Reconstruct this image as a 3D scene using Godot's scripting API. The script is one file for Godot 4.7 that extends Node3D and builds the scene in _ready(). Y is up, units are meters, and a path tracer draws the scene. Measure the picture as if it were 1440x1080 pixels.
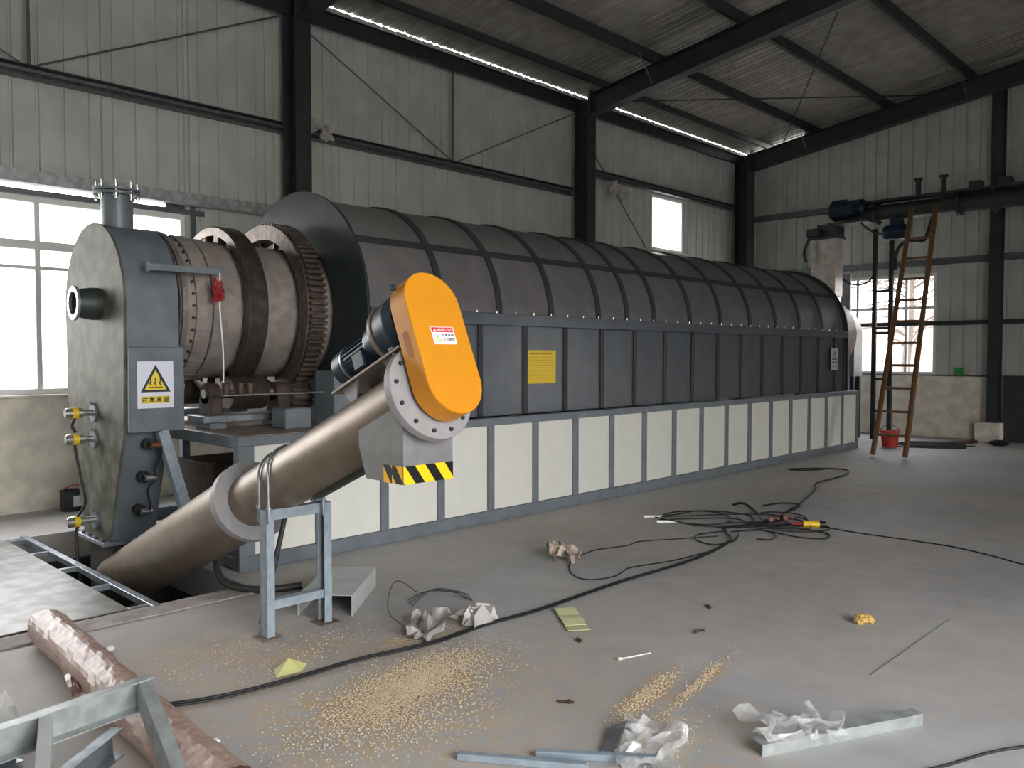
extends Node3D

const SKY := 9.0
const EXPO := 1.45
var M := {}
var used := {}
var org := {}
var rng := RandomNumberGenerator.new()


class MB:
	var v := PackedVector3Array()
	var n := PackedVector3Array()
	var uv := PackedVector2Array()

	func tri(a: Vector3, b: Vector3, c: Vector3, na: Vector3, nb: Vector3, nc: Vector3, ua := Vector2.ZERO, ub := Vector2.ZERO, uc := Vector2.ZERO) -> void:
		var g := (b - a).cross(c - a)
		if g.length_squared() < 1e-16:
			return
		if g.dot(na + nb + nc) > 0.0:
			v.append(a); v.append(c); v.append(b)
			n.append(na); n.append(nc); n.append(nb)
			uv.append(ua); uv.append(uc); uv.append(ub)
		else:
			v.append(a); v.append(b); v.append(c)
			n.append(na); n.append(nb); n.append(nc)
			uv.append(ua); uv.append(ub); uv.append(uc)

	func quad(a: Vector3, b: Vector3, c: Vector3, d: Vector3, nn: Vector3) -> void:
		tri(a, b, c, nn, nn, nn, Vector2(0, 0), Vector2(1, 0), Vector2(1, 1))
		tri(a, c, d, nn, nn, nn, Vector2(0, 0), Vector2(1, 1), Vector2(0, 1))

	# box with chamfered edges
	func box(c: Vector3, s: Vector3, bev := 0.004, B := Basis()) -> void:
		var h := s * 0.5
		var e := minf(bev, minf(h.x, minf(h.y, h.z)) * 0.45)
		var ax := [Vector3.RIGHT, Vector3.UP, Vector3.BACK]
		var hh := [h.x, h.y, h.z]
		for i in 3:
			var j := (i + 1) % 3
			var k := (i + 2) % 3
			for sg in [-1.0, 1.0]:
				var f: Vector3 = ax[i] * hh[i] * sg
				var p: Vector3 = ax[j] * (hh[j] - e)
				var q: Vector3 = ax[k] * (hh[k] - e)
				var nn: Vector3 = B * (ax[i] * sg)
				quad(c + B * (f - p - q), c + B * (f + p - q), c + B * (f + p + q), c + B * (f - p + q), nn)
			if e < 0.0005:
				continue
			for sj in [-1.0, 1.0]:
				for sk in [-1.0, 1.0]:
					var l: Vector3 = ax[i] * (hh[i] - e)
					var a: Vector3 = ax[j] * hh[j] * sj + ax[k] * (hh[k] - e) * sk
					var b: Vector3 = ax[j] * (hh[j] - e) * sj + ax[k] * hh[k] * sk
					quad(c + B * (a - l), c + B * (a + l), c + B * (b + l), c + B * (b - l), B * (ax[j] * sj + ax[k] * sk).normalized())
		if e >= 0.0005:
			for sx in [-1.0, 1.0]:
				for sy in [-1.0, 1.0]:
					for sz in [-1.0, 1.0]:
						var sv := Vector3(sx, sy, sz)
						var nn := B * sv.normalized()
						tri(c + B * (sv * Vector3(h.x, h.y - e, h.z - e)), c + B * (sv * Vector3(h.x - e, h.y, h.z - e)), c + B * (sv * Vector3(h.x - e, h.y - e, h.z)), nn, nn, nn)

	# bar of rectangular section between two points; wid across, hei along upward hint
	func bar(a: Vector3, b: Vector3, wid: float, hei: float, hint := Vector3.UP, bev := 0.003) -> void:
		var z := (b - a).normalized()
		var x := hint.cross(z).normalized()
		var y := z.cross(x)
		box((a + b) * 0.5, Vector3(wid, hei, (b - a).length()), bev, Basis(x, y, z))

	func tube(a: Vector3, b: Vector3, r0: float, r1: float, seg := 16, caps := true) -> void:
		var z := (b - a).normalized()
		var x := (Vector3.UP if absf(z.y) < 0.9 else Vector3.RIGHT).cross(z).normalized()
		var y := z.cross(x)
		for i in seg:
			var t0 := TAU * i / seg
			var t1 := TAU * (i + 1) / seg
			var d0 := x * cos(t0) + y * sin(t0)
			var d1 := x * cos(t1) + y * sin(t1)
			var p := a + d0 * r0
			var q := a + d1 * r0
			var r := b + d1 * r1
			var s := b + d0 * r1
			tri(p, q, r, d0, d1, d1)
			tri(p, r, s, d0, d1, d0)
			if caps:
				tri(a, p, q, -z, -z, -z)
				tri(b, s, r, z, z, z)

	# swept tube through points
	func path(pts: Array, r: float, seg := 8) -> void:
		var x := Vector3.ZERO
		var rings := []
		for i in pts.size():
			var t: Vector3 = (pts[mini(i + 1, pts.size() - 1)] - pts[maxi(i - 1, 0)]).normalized()
			if i == 0:
				x = (Vector3.UP if absf(t.y) < 0.9 else Vector3.RIGHT).cross(t).normalized()
			x = (x - t * x.dot(t)).normalized()
			var y := t.cross(x)
			var ring := []
			for k in seg:
				ring.append(x * cos(TAU * k / seg) + y * sin(TAU * k / seg))
			rings.append(ring)
		for i in pts.size() - 1:
			for k in seg:
				var a: Vector3 = rings[i][k]
				var b: Vector3 = rings[i][(k + 1) % seg]
				var c: Vector3 = rings[i + 1][(k + 1) % seg]
				var d: Vector3 = rings[i + 1][k]
				tri(pts[i] + a * r, pts[i] + b * r, pts[i + 1] + c * r, a, b, c)
				tri(pts[i] + a * r, pts[i + 1] + c * r, pts[i + 1] + d * r, a, c, d)
		for e in [0, pts.size() - 1]:
			var nn: Vector3 = (pts[0] - pts[1]).normalized() if e == 0 else (pts[-1] - pts[-2]).normalized()
			for k in seg:
				tri(pts[e], pts[e] + rings[e][k] * r, pts[e] + rings[e][(k + 1) % seg] * r, nn, nn, nn)

	# profile (radius, height) turned round the y axis of T; a0..a1 in radians
	func lathe(T: Transform3D, prof: Array, seg := 32, a0 := 0.0, a1 := TAU) -> void:
		for j in prof.size() - 1:
			var p: Vector2 = prof[j]
			var q: Vector2 = prof[j + 1]
			var d := q - p
			var nr := Vector2(d.y, -d.x).normalized()
			for i in seg:
				var t0 := a0 + (a1 - a0) * i / seg
				var t1 := a0 + (a1 - a0) * (i + 1) / seg
				var c0 := Vector3(cos(t0), 0, sin(t0))
				var c1 := Vector3(cos(t1), 0, sin(t1))
				var n0 := T.basis * (c0 * nr.x + Vector3.UP * nr.y)
				var n1 := T.basis * (c1 * nr.x + Vector3.UP * nr.y)
				var A := T * (c0 * p.x + Vector3.UP * p.y)
				var Bq := T * (c1 * p.x + Vector3.UP * p.y)
				var C := T * (c1 * q.x + Vector3.UP * q.y)
				var D := T * (c0 * q.x + Vector3.UP * q.y)
				tri(A, Bq, C, n0, n1, n1)
				tri(A, C, D, n0, n1, n0)

	# polygon in the xy plane of T extruded along its z; corners under 35 degrees are smooth
	func extrude(T: Transform3D, poly: PackedVector2Array, depth: float, caps := true) -> void:
		var p := poly
		if Geometry2D.is_polygon_clockwise(p):
			p.reverse()
		var m := p.size()
		var en := []
		for i in m:
			var d := p[(i + 1) % m] - p[i]
			en.append(Vector2(d.y, -d.x).normalized())
		for i in m:
			var e: Vector2 = en[i]
			var pr: Vector2 = en[(i + m - 1) % m]
			var nx: Vector2 = en[(i + 1) % m]
			var n0 := (e + pr).normalized() if e.dot(pr) > 0.82 else e
			var n1 := (e + nx).normalized() if e.dot(nx) > 0.82 else e
			var a := p[i]
			var b := p[(i + 1) % m]
			var N0 := T.basis * Vector3(n0.x, n0.y, 0)
			var N1 := T.basis * Vector3(n1.x, n1.y, 0)
			var A := T * Vector3(a.x, a.y, 0)
			var B := T * Vector3(b.x, b.y, 0)
			var C := T * Vector3(b.x, b.y, depth)
			var D := T * Vector3(a.x, a.y, depth)
			tri(A, B, C, N0, N1, N1)
			tri(A, C, D, N0, N1, N0)
		if caps:
			var ix := Geometry2D.triangulate_polygon(p)
			var nb := -T.basis.z.normalized()
			for i in range(0, ix.size(), 3):
				var q := [p[ix[i]], p[ix[i + 1]], p[ix[i + 2]]]
				for dz in [0.0, depth]:
					var nn := nb if dz == 0.0 else -nb
					tri(T * Vector3(q[0].x, q[0].y, dz), T * Vector3(q[1].x, q[1].y, dz), T * Vector3(q[2].x, q[2].y, dz), nn, nn, nn)

	# a lumpy ball
	func blob(c: Vector3, rad: Vector3, sd: int, amp := 0.25, seg := 12, freq := 2.0) -> void:
		var f := FastNoiseLite.new()
		f.seed = sd
		f.frequency = freq
		var at := func(i: int, j: int) -> Vector3:
			var th := PI * i / seg
			var ph := TAU * (j % (seg * 2)) / (seg * 2)
			var d := Vector3(sin(th) * cos(ph), cos(th), sin(th) * sin(ph))
			return c + d * rad * (1.0 + amp * f.get_noise_3dv(d))
		for i in seg:
			for j in seg * 2:
				var a: Vector3 = at.call(i, j)
				var b: Vector3 = at.call(i + 1, j)
				var d: Vector3 = at.call(i + 1, j + 1)
				var e: Vector3 = at.call(i, j + 1)
				var o := ((a + d) * 0.5 - c).normalized()
				var nn := (d - a).cross(e - b).normalized()
				if nn.dot(o) < 0.0:
					nn = -nn
				tri(a, b, d, nn, nn, nn)
				tri(a, d, e, nn, nn, nn)

	# crumpled thin sheet: T maps (u,v) in 0..1 on x,z ; lifted by noise
	func crumple(T: Transform3D, sx: float, sz: float, lift: float, sd: int, res := 10, freq := 1.4, thick := 0.002, fold := 0.22) -> void:
		var f := FastNoiseLite.new()
		f.seed = sd
		f.frequency = freq
		f.fractal_octaves = 1
		var g := []
		for i in res + 1:
			for j in res + 1:
				var u := float(i) / res - 0.5
				var w := float(j) / res - 0.5
				var h := absf(f.get_noise_2d(u * 2.0 + 5.0, w * 2.0)) * 1.8 * lift
				var ox := f.get_noise_2d(u * 2.0 + 15.0, w * 2.0 + 9.0) * fold * sx
				var oz := f.get_noise_2d(u * 2.0 - 15.0, w * 2.0 + 3.0) * fold * sz
				g.append(T * Vector3(u * sx + ox, h, w * sz + oz))
		var up := T.basis.y.normalized()
		for i in res:
			for j in res:
				var p: Vector3 = g[i * (res + 1) + j]
				var q: Vector3 = g[(i + 1) * (res + 1) + j]
				var r: Vector3 = g[(i + 1) * (res + 1) + j + 1]
				var t: Vector3 = g[i * (res + 1) + j + 1]
				for s in [0.0, thick]:
					var o: Vector3 = up * s
					var n1 := (q - p).cross(r - p).normalized()
					var n2 := (r - p).cross(t - p).normalized()
					if (n1.dot(up) < 0) == (s > 0.0): n1 = -n1
					if (n2.dot(up) < 0) == (s > 0.0): n2 = -n2
					tri(p + o, q + o, r + o, n1, n1, n1)
					tri(p + o, r + o, t + o, n2, n2, n2)

	func mesh() -> ArrayMesh:
		var arr := []
		arr.resize(Mesh.ARRAY_MAX)
		arr[Mesh.ARRAY_VERTEX] = v
		arr[Mesh.ARRAY_NORMAL] = n
		arr[Mesh.ARRAY_TEX_UV] = uv
		var me := ArrayMesh.new()
		me.add_surface_from_arrays(Mesh.PRIMITIVE_TRIANGLES, arr)
		return me


func numbered(parent: Node, called: String) -> String:
	var key := str(parent.get_instance_id()) + called
	var k: int = used.get(key, 0)
	used[key] = k + 1
	return called if k == 0 else "%s_%03d" % [called, k]


func tag(o: Node, label: String, category := "", group := "", kind := "") -> Node:
	o.set_meta("label", label)
	if category: o.set_meta("category", category)
	if group: o.set_meta("group", group)
	if kind: o.set_meta("kind", kind)
	return o


# a thing: Node3D at its base; parts are built in world coordinates and shifted by obj()
func thing(called: String, label: String, category: String, at: Vector3, group := "", kind := "") -> Node3D:
	var o := Node3D.new()
	o.name = numbered(self, called)
	add_child(o, true)
	o.position = at
	org[o] = at
	tag(o, label, category, group, kind)
	return o


func obj(called: String, mb: MB, mat: Material, parent: Node = null, kind := "") -> MeshInstance3D:
	var p: Node = parent if parent else self
	var o := MeshInstance3D.new()
	o.name = numbered(p, called)
	var off: Vector3 = org.get(p, Vector3.ZERO)
	if off != Vector3.ZERO:
		for i in mb.v.size():
			mb.v[i] -= off
	o.mesh = mb.mesh()
	o.material_override = mat
	o.cast_shadow = GeometryInstance3D.SHADOW_CASTING_SETTING_ON
	p.add_child(o, true)
	org[o] = off
	if kind: o.set_meta("kind", kind)
	return o


# a thing of one mesh whose origin is put at its base
func solo(called: String, mb: MB, mat: Material, label: String, category: String, group := "", kind := "") -> MeshInstance3D:
	var lo := mb.v[0]
	var hi := mb.v[0]
	for q in mb.v:
		lo = lo.min(q)
		hi = hi.max(q)
	var c := Vector3((lo.x + hi.x) * 0.5, lo.y, (lo.z + hi.z) * 0.5)
	for i in mb.v.size():
		mb.v[i] -= c
	var o := obj(called, mb, mat)
	o.position = c
	org[o] = c
	tag(o, label, category, group, kind)
	return o


func smooth(pts: Array, per := 6) -> Array:
	var out := []
	for i in pts.size() - 1:
		var a: Vector3 = pts[maxi(i - 1, 0)]
		var b: Vector3 = pts[i]
		var c: Vector3 = pts[i + 1]
		var d: Vector3 = pts[mini(i + 2, pts.size() - 1)]
		for k in per:
			out.append(b.cubic_interpolate(c, a, d, float(k) / per))
	out.append(pts[-1])
	return out


func noise_tex(sd: int, freq: float, lo: Color, hi: Color, size := 256, oct := 4, contrast := 0.25) -> NoiseTexture2D:
	var f := FastNoiseLite.new()
	f.seed = sd
	f.frequency = freq
	f.fractal_octaves = oct
	var t := NoiseTexture2D.new()
	t.width = size
	t.height = size
	t.seamless = true
	t.noise = f
	var g := Gradient.new()
	g.offsets = PackedFloat32Array([contrast, 1.0 - contrast])
	g.colors = PackedColorArray([lo, hi])
	t.color_ramp = g
	return t


func mat(col: Color, rough := 0.6, metal := 0.0, vary := 0.0, scale := 0.8, spec := 0.5) -> StandardMaterial3D:
	var m := StandardMaterial3D.new()
	m.albedo_color = col
	m.roughness = rough
	m.metallic = metal
	m.metallic_specular = spec
	if vary > 0.0:
		m.albedo_texture = noise_tex(int(col.h * 97 + col.v * 31 + vary * 100), 0.02, Color(1 - vary, 1 - vary, 1 - vary), Color(1, 1, 1))
		m.uv1_triplanar = true
		m.uv1_world_triplanar = true
		m.uv1_scale = Vector3.ONE * scale
	return m


func stroke(im: Image, pts: Array, o: Vector2, s: float, w: float, col: Color) -> void:
	for i in pts.size() - 1:
		var a: Vector2 = o + pts[i] * s
		var b: Vector2 = o + pts[i + 1] * s
		var st := int((b - a).length()) + 1
		for k in st + 1:
			var p := a.lerp(b, float(k) / st)
			im.fill_rect(Rect2i(int(p.x - w * 0.5), int(p.y - w * 0.5), maxi(1, int(w)), maxi(1, int(w))), col)


# eight characters and a few letters drawn by their strokes on a 10 x 10 grid
func glyph(ch: String) -> Array:
	var V := func(a: Array) -> Array:
		var r := []
		for i in range(0, a.size(), 2):
			r.append(Vector2(a[i], a[i + 1]))
		return r
	var L := {
		"注": [[1, 1, 2.2, 2], [0.5, 4, 1.8, 4.8], [0.6, 9, 2.4, 6], [6, 0.2, 7, 1.6], [3.4, 2.4, 9.4, 2.4], [3.8, 5.4, 9, 5.4], [3, 9, 9.8, 9], [6.4, 2.4, 6.4, 9]],
		"意": [[5, 0, 5, 1], [1.5, 1.2, 8.5, 1.2], [3.5, 1.4, 3.8, 2.5], [6.6, 1.4, 6.2, 2.5], [0.6, 2.8, 9.4, 2.8], [2.4, 3.8, 7.6, 3.8, 7.6, 6.2, 2.4, 6.2, 2.4, 3.8], [2.4, 5, 7.6, 5], [1.2, 7.4, 0.6, 9], [3, 7.2, 3, 9.2, 7, 9.2, 7, 8.4], [5, 7, 5.6, 8], [8.2, 7.2, 9.3, 8.6]],
		"高": [[5, 0, 5, 1], [0.5, 1.3, 9.5, 1.3], [3, 2.3, 7, 2.3, 7, 3.9, 3, 3.9, 3, 2.3], [1.2, 9.8, 1.2, 5, 8.8, 5, 8.8, 9.6, 7.6, 9.4], [3.2, 6.3, 6.8, 6.3, 6.8, 8.2, 3.2, 8.2, 3.2, 6.3]],
		"温": [[1, 1, 2.2, 2], [0.5, 4, 1.8, 4.8], [0.6, 9, 2.4, 6], [3.8, 0.8, 8.6, 0.8, 8.6, 4.6, 3.8, 4.6, 3.8, 0.8], [3.8, 2.7, 8.6, 2.7], [3.4, 9.2, 3.4, 5.9, 9.2, 5.9, 9.2, 9.2], [5.3, 6, 5.3, 9], [7.2, 6, 7.2, 9], [2.6, 9.3, 9.9, 9.3]],
		"小": [[5, 0.4, 5, 9.4, 3.8, 8.8], [2.6, 3.4, 0.8, 7], [7.4, 3.2, 9.2, 7]],
		"心": [[1.4, 4.4, 0.6, 7.6], [3.4, 3, 3.6, 8.8, 7.6, 8.8, 8, 7], [4.6, 1.2, 5.8, 3.2], [8, 3.4, 9.4, 6.4]],
		"烫": [[0.8, 0.8, 1.8, 1.6], [0.5, 3, 1.5, 3.6], [0.8, 5, 2.2, 3.6], [3.4, 1, 8.4, 1, 5, 2.6, 9, 2.6, 8.4, 5, 7.4, 4.6], [5, 2.8, 3.6, 4.4], [5, 5.2, 4.4, 7.4, 1, 9.6], [5, 6.8, 9.4, 9.6], [2.4, 6, 2, 7.4], [8, 5.8, 7, 7.2]],
		"伤": [[2.8, 0.6, 0.8, 4.6], [2, 3, 2, 9.6], [4.8, 0.4, 3.6, 3], [4.4, 1.8, 9.4, 1.8], [4, 4.4, 8.8, 4.4, 8.2, 9.2, 7, 8.8], [6.2, 2.6, 5.8, 6, 3.4, 9.6]],
		"W": [[0, 0, 2, 10, 4, 3, 6, 10, 8, 0]], "A": [[0, 10, 4, 0, 8, 10], [1.5, 6.5, 6.5, 6.5]], "R": [[0.5, 10, 0.5, 0, 6, 0, 7, 2.5, 6, 5, 0.5, 5], [3.5, 5, 7.5, 10]],
		"N": [[0.5, 10, 0.5, 0, 7, 10, 7, 0]], "I": [[4, 0, 4, 10]], "G": [[7.5, 1.5, 5, 0, 2, 0.5, 0.5, 4, 1, 8, 4, 10, 7.5, 9, 7.5, 5.5, 4.5, 5.5]],
	}
	var r := []
	for s in L.get(ch, []):
		r.append(V.call(s))
	return r


func write(im: Image, text: String, at: Vector2, size: float, step: float, w: float, col: Color) -> void:
	for i in text.length():
		for s in glyph(text[i]):
			stroke(im, s, at + Vector2(step * i, 0), size / 10.0, w, col)


func tri_fill(im: Image, a: Vector2, b: Vector2, c: Vector2, col: Color) -> void:
	for y in range(int(minf(a.y, minf(b.y, c.y))), int(maxf(a.y, maxf(b.y, c.y))) + 1):
		for x in range(int(minf(a.x, minf(b.x, c.x))), int(maxf(a.x, maxf(b.x, c.x))) + 1):
			if Geometry2D.point_is_inside_triangle(Vector2(x, y), a, b, c):
				im.set_pixel(x, y, col)


func img_mat(im: Image, rough := 0.45) -> StandardMaterial3D:
	var m := StandardMaterial3D.new()
	m.albedo_texture = ImageTexture.create_from_image(im)
	m.roughness = rough
	return m


# a thin printed plate: origin o (lower left), ux to the right, uy upward, facing nn
func plate(o: Vector3, ux: Vector3, uy: Vector3, nn: Vector3, th: float) -> MB:
	var b := MB.new()
	var f := nn * th
	b.tri(o + f, o + ux + f, o + ux + uy + f, nn, nn, nn, Vector2(0, 1), Vector2(1, 1), Vector2(1, 0))
	b.tri(o + f, o + ux + uy + f, o + uy + f, nn, nn, nn, Vector2(0, 1), Vector2(1, 0), Vector2(0, 0))
	b.quad(o, o + ux, o + ux + uy, o + uy, -nn)
	for e in [[o, ux, -uy], [o + uy, ux, uy], [o, uy, -ux], [o + ux, uy, ux]]:
		b.quad(e[0], e[0] + e[1], e[0] + e[1] + f, e[0] + f, e[2].normalized())
	return b


func _ready() -> void:
	rng.seed = 7
	# camera, 1.6 m above the floor, 44 degrees off the long axis of the hall
	var cam := Camera3D.new()
	cam.name = "camera"
	add_child(cam)
	cam.position = Vector3(0, 1.6, 0)
	var fw := Vector3(0.71436, -0.03477, -0.69890)
	cam.look_at_from_position(cam.position, cam.position + fw, Vector3.UP)
	cam.fov = rad_to_deg(2.0 * atan(540.0 / 1150.0))
	cam.near = 0.05
	cam.far = 200.0
	cam.current = true
	# overcast sky: all daylight comes in through the windows and the open door
	var sm := ProceduralSkyMaterial.new()
	sm.sky_top_color = Color(0.95, 0.96, 0.98)
	sm.sky_horizon_color = Color(1.0, 0.985, 0.96)
	sm.ground_horizon_color = Color(0.45, 0.45, 0.45)
	sm.ground_bottom_color = Color(0.35, 0.35, 0.34)
	sm.sky_curve = 0.2
	sm.sky_energy_multiplier = 1.0
	sm.ground_energy_multiplier = 1.0
	var sky := Sky.new()
	sky.sky_material = sm
	var env := Environment.new()
	env.background_mode = Environment.BG_SKY
	env.sky = sky
	env.background_energy_multiplier = SKY
	env.ambient_light_source = Environment.AMBIENT_SOURCE_BG
	env.reflected_light_source = Environment.REFLECTION_SOURCE_SKY
	env.tonemap_mode = Environment.TONE_MAPPER_LINEAR
	env.tonemap_exposure = EXPO
	env.sdfgi_enabled = true
	env.ssao_enabled = true
	env.ssil_enabled = true
	var we := WorldEnvironment.new()
	we.name = "world_environment"
	we.environment = env
	add_child(we)
	materials()
	build_shell()
	build_frame()
	build_outside()
	build_kiln()
	build_head()
	build_conveyor()
	build_far_end()
	build_floor_things()


func materials() -> void:
	M.wall = mat(Color(0.72, 0.73, 0.705), 0.5, 0.0, 0.06, 0.35)
	M.roof = mat(Color(0.62, 0.60, 0.57), 0.45, 0.1, 0.15, 0.4)
	M.plaster = mat(Color(0.90, 0.87, 0.81), 0.9, 0.0, 0.10, 0.6)
	M.steel = mat(Color(0.17, 0.185, 0.20), 0.55, 0.0, 0.15, 0.8)
	M.purlin = mat(Color(0.25, 0.26, 0.27), 0.5, 0.2, 0.15, 0.8)
	M.galv = mat(Color(0.62, 0.65, 0.68), 0.38, 0.7, 0.18, 1.5)
	M.girt = mat(Color(0.40, 0.42, 0.43), 0.45, 0.4, 0.15, 1.2)
	M.pvc = mat(Color(0.86, 0.86, 0.85), 0.4)
	M.glass = StandardMaterial3D.new()
	M.glass.albedo_color = Color(0.95, 0.98, 0.98, 0.06)
	M.glass.transparency = BaseMaterial3D.TRANSPARENCY_ALPHA
	M.glass.roughness = 0.05
	M.kiln = mat(Color(0.44, 0.47, 0.50), 0.42, 0.0, 0.08, 0.7)
	M.hood = mat(Color(0.46, 0.45, 0.45), 0.38, 0.25, 0.10, 0.5)
	M.hoodbar = mat(Color(0.21, 0.215, 0.225), 0.5, 0.0, 0.1, 1.0)
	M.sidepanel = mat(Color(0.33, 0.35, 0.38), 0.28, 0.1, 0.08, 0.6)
	M.white = mat(Color(0.86, 0.86, 0.83), 0.5, 0.0, 0.015, 0.8)
	M.drum = mat(Color(0.60, 0.56, 0.54), 0.45, 0.2, 0.14, 1.2)
	M.tire = mat(Color(0.38, 0.34, 0.31), 0.35, 0.7, 0.2, 1.5)
	M.gear = mat(Color(0.44, 0.39, 0.36), 0.45, 0.6, 0.25, 2.0)
	M.headface = mat(Color(0.40, 0.40, 0.355), 0.55, 0.0, 0.25, 0.9, 0.25)
	M.head = mat(Color(0.42, 0.45, 0.48), 0.4, 0.05, 0.10, 0.8)
	M.tubegrey = mat(Color(0.52, 0.465, 0.41), 0.42, 0.4, 0.10, 0.9)
	M.standgrey = mat(Color(0.55, 0.60, 0.64), 0.5, 0.0, 0.10, 2.0)
	M.flange = mat(Color(0.60, 0.59, 0.60), 0.5, 0.05, 0.06, 2.0)
	M.yellow = mat(Color(0.83, 0.545, 0.08), 0.45, 0.0, 0.03, 1.0)
	M.hazard = mat(Color(1.0, 0.78, 0.05), 0.45)
	M.black = mat(Color(0.05, 0.05, 0.055), 0.5)
	M.motor = mat(Color(0.09, 0.17, 0.24), 0.4, 0.1, 0.12, 2.0)
	M.cable = mat(Color(0.11, 0.11, 0.115), 0.55)
	M.hose = mat(Color(0.20, 0.20, 0.20), 0.5)
	M.bright = mat(Color(0.80, 0.80, 0.79), 0.25, 0.9)
	M.rust = mat(Color(0.40, 0.31, 0.27), 0.7, 0.2, 0.25, 2.0)
	M.bamboo = mat(Color(0.48, 0.33, 0.20), 0.5, 0.0, 0.25, 3.0)
	M.red = mat(Color(0.70, 0.18, 0.12), 0.45)
	M.redtag = mat(Color(0.52, 0.07, 0.12), 0.6)
	M.green = mat(Color(0.10, 0.62, 0.22), 0.5)
	M.cover = mat(Color(0.56, 0.55, 0.535), 0.45, 0.35, 0.2, 0.9)
	M.wrap = mat(Color(0.74, 0.615, 0.56), 0.38, 0.0, 0.2, 3.0)
	M.paper = mat(Color(0.80, 0.80, 0.62), 0.8)
	M.lightpaper = mat(Color(0.86, 0.84, 0.80), 0.8)
	M.brownpaper = mat(Color(0.70, 0.63, 0.58), 0.75)
	M.foil = mat(Color(0.72, 0.70, 0.69), 0.45, 0.3)
	M.foam = mat(Color(0.90, 0.89, 0.88), 0.8)
	M.film = StandardMaterial3D.new()
	M.film.albedo_color = Color(0.93, 0.93, 0.93, 0.12)
	M.film.transparency = BaseMaterial3D.TRANSPARENCY_ALPHA
	M.film.roughness = 0.22
	M.pit = mat(Color(0.24, 0.23, 0.22), 0.85, 0.0, 0.3, 1.0)
	M.oxide = mat(Color(0.33, 0.27, 0.24), 0.6, 0.3, 0.2, 1.5)
	M.sponge = mat(Color(0.85, 0.70, 0.40), 0.85, 0.0, 0.25, 8.0)
	M.sheetdark = mat(Color(0.17, 0.20, 0.19), 0.5)
	M.bark = mat(Color(0.35, 0.30, 0.27), 0.9)
	M.earth = mat(Color(0.76, 0.75, 0.72), 0.95, 0.0, 0.2, 0.3)
	M.galv2 = mat(Color(0.66, 0.68, 0.68), 0.42, 0.35, 0.15, 1.5)
	M.palesheet = mat(Color(0.74, 0.75, 0.75), 0.45, 0.15, 0.06, 1.0)
	M.plugyellow = mat(Color(0.86, 0.72, 0.10), 0.45)
	M.chute = mat(Color(0.49, 0.485, 0.49), 0.45, 0.05, 0.08, 1.5)
	M.ptfe = mat(Color(0.93, 0.93, 0.93), 0.5)


func floor_mat() -> StandardMaterial3D:
	var w := 1386
	var h := 906
	var f1 := FastNoiseLite.new(); f1.seed = 3; f1.frequency = 0.006; f1.fractal_octaves = 5
	var f2 := FastNoiseLite.new(); f2.seed = 11; f2.frequency = 0.05; f2.fractal_octaves = 4
	var f3 := FastNoiseLite.new(); f3.seed = 21; f3.frequency = 0.16; f3.fractal_octaves = 3
	# dust and chaff lying on the slab: x, z, half length, half width, turn, strength
	var spots := [[2.45, -3.1, 0.62, 0.27, -0.2, 1.0], [2.2, -3.0, 0.9, 0.5, 0.0, 0.55], [3.15, -2.2, 0.42, 0.1, 0.25, 0.9], [3.45, -2.1, 0.4, 0.06, 0.1, 0.8], [2.9, -2.0, 0.3, 0.09, 0.3, 0.6],
		[2.2, -3.9, 0.5, 0.22, 0.0, 0.6], [1.7, -4.2, 0.7, 0.35, 0.1, 0.45], [2.0, -2.6, 1.4, 0.7, 0.0, 0.4], [1.6, -3.2, 0.9, 1.2, 0.0, 0.35], [2.9, -3.6, 0.5, 0.14, 0.0, 0.6], [2.9, -1.7, 0.5, 0.3, 0.4, 0.4], [3.6, -2.9, 1.0, 0.5, 0.0, 0.16], [4.8, -5.0, 3.5, 0.7, 0.0, 0.12], [8.0, -4.8, 3.5, 0.6, 0.0, 0.14]]
	var im := Image.create_empty(w, h, false, Image.FORMAT_RGB8)
	for j in h:
		var z := -9.35 + 12.95 * (j + 0.5) / h
		for i in w:
			var x := -2.5 + 19.8 * (i + 0.5) / w
			var a := f1.get_noise_2d(i, j)
			var b := f2.get_noise_2d(i, j)
			var g := 0.665 + 0.06 * a + 0.035 * b
			var wt := 0.022 * f1.get_noise_2d(i * 0.8 + 900.0, j * 0.8 + 300.0) + 0.012 * f3.get_noise_2d(i, j)
			var c := Color(g * 1.0 + wt + 0.008, g * 0.995, g * 0.985 - wt)
			var t := 0.0
			for s in spots:
				var dx: float = x - s[0]
				var dz: float = z - s[1]
				if absf(dx) > s[2] * 1.8 or absf(dz) > maxf(s[2], s[3]) * 1.8:
					continue
				var co := cos(s[4])
				var si := sin(s[4])
				var u: float = (dx * co - dz * si) / s[2]
				var q: float = (dx * si + dz * co) / s[3]
				t = maxf(t, s[5] * clampf(1.35 - sqrt(u * u + q * q), 0.0, 1.0))
			if t > 0.0:
				var k := clampf(t * (0.75 + 0.9 * b + 1.3 * f3.get_noise_2d(i, j)), 0.0, 1.0)
				c = c.lerp(Color(0.73, 0.625, 0.49), k * 0.9)
			im.set_pixel(i, j, c)
	var m := StandardMaterial3D.new()
	m.albedo_texture = ImageTexture.create_from_image(im)
	m.roughness = 0.62
	m.metallic_specular = 0.4
	m.detail_enabled = true
	m.detail_blend_mode = BaseMaterial3D.BLEND_MODE_MUL
	m.detail_albedo = noise_tex(5, 0.06, Color(0.86, 0.86, 0.86), Color(1, 1, 1), 512, 5)
	m.detail_uv_layer = BaseMaterial3D.DETAIL_UV_1
	m.detail_enabled = false
	return m


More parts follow.
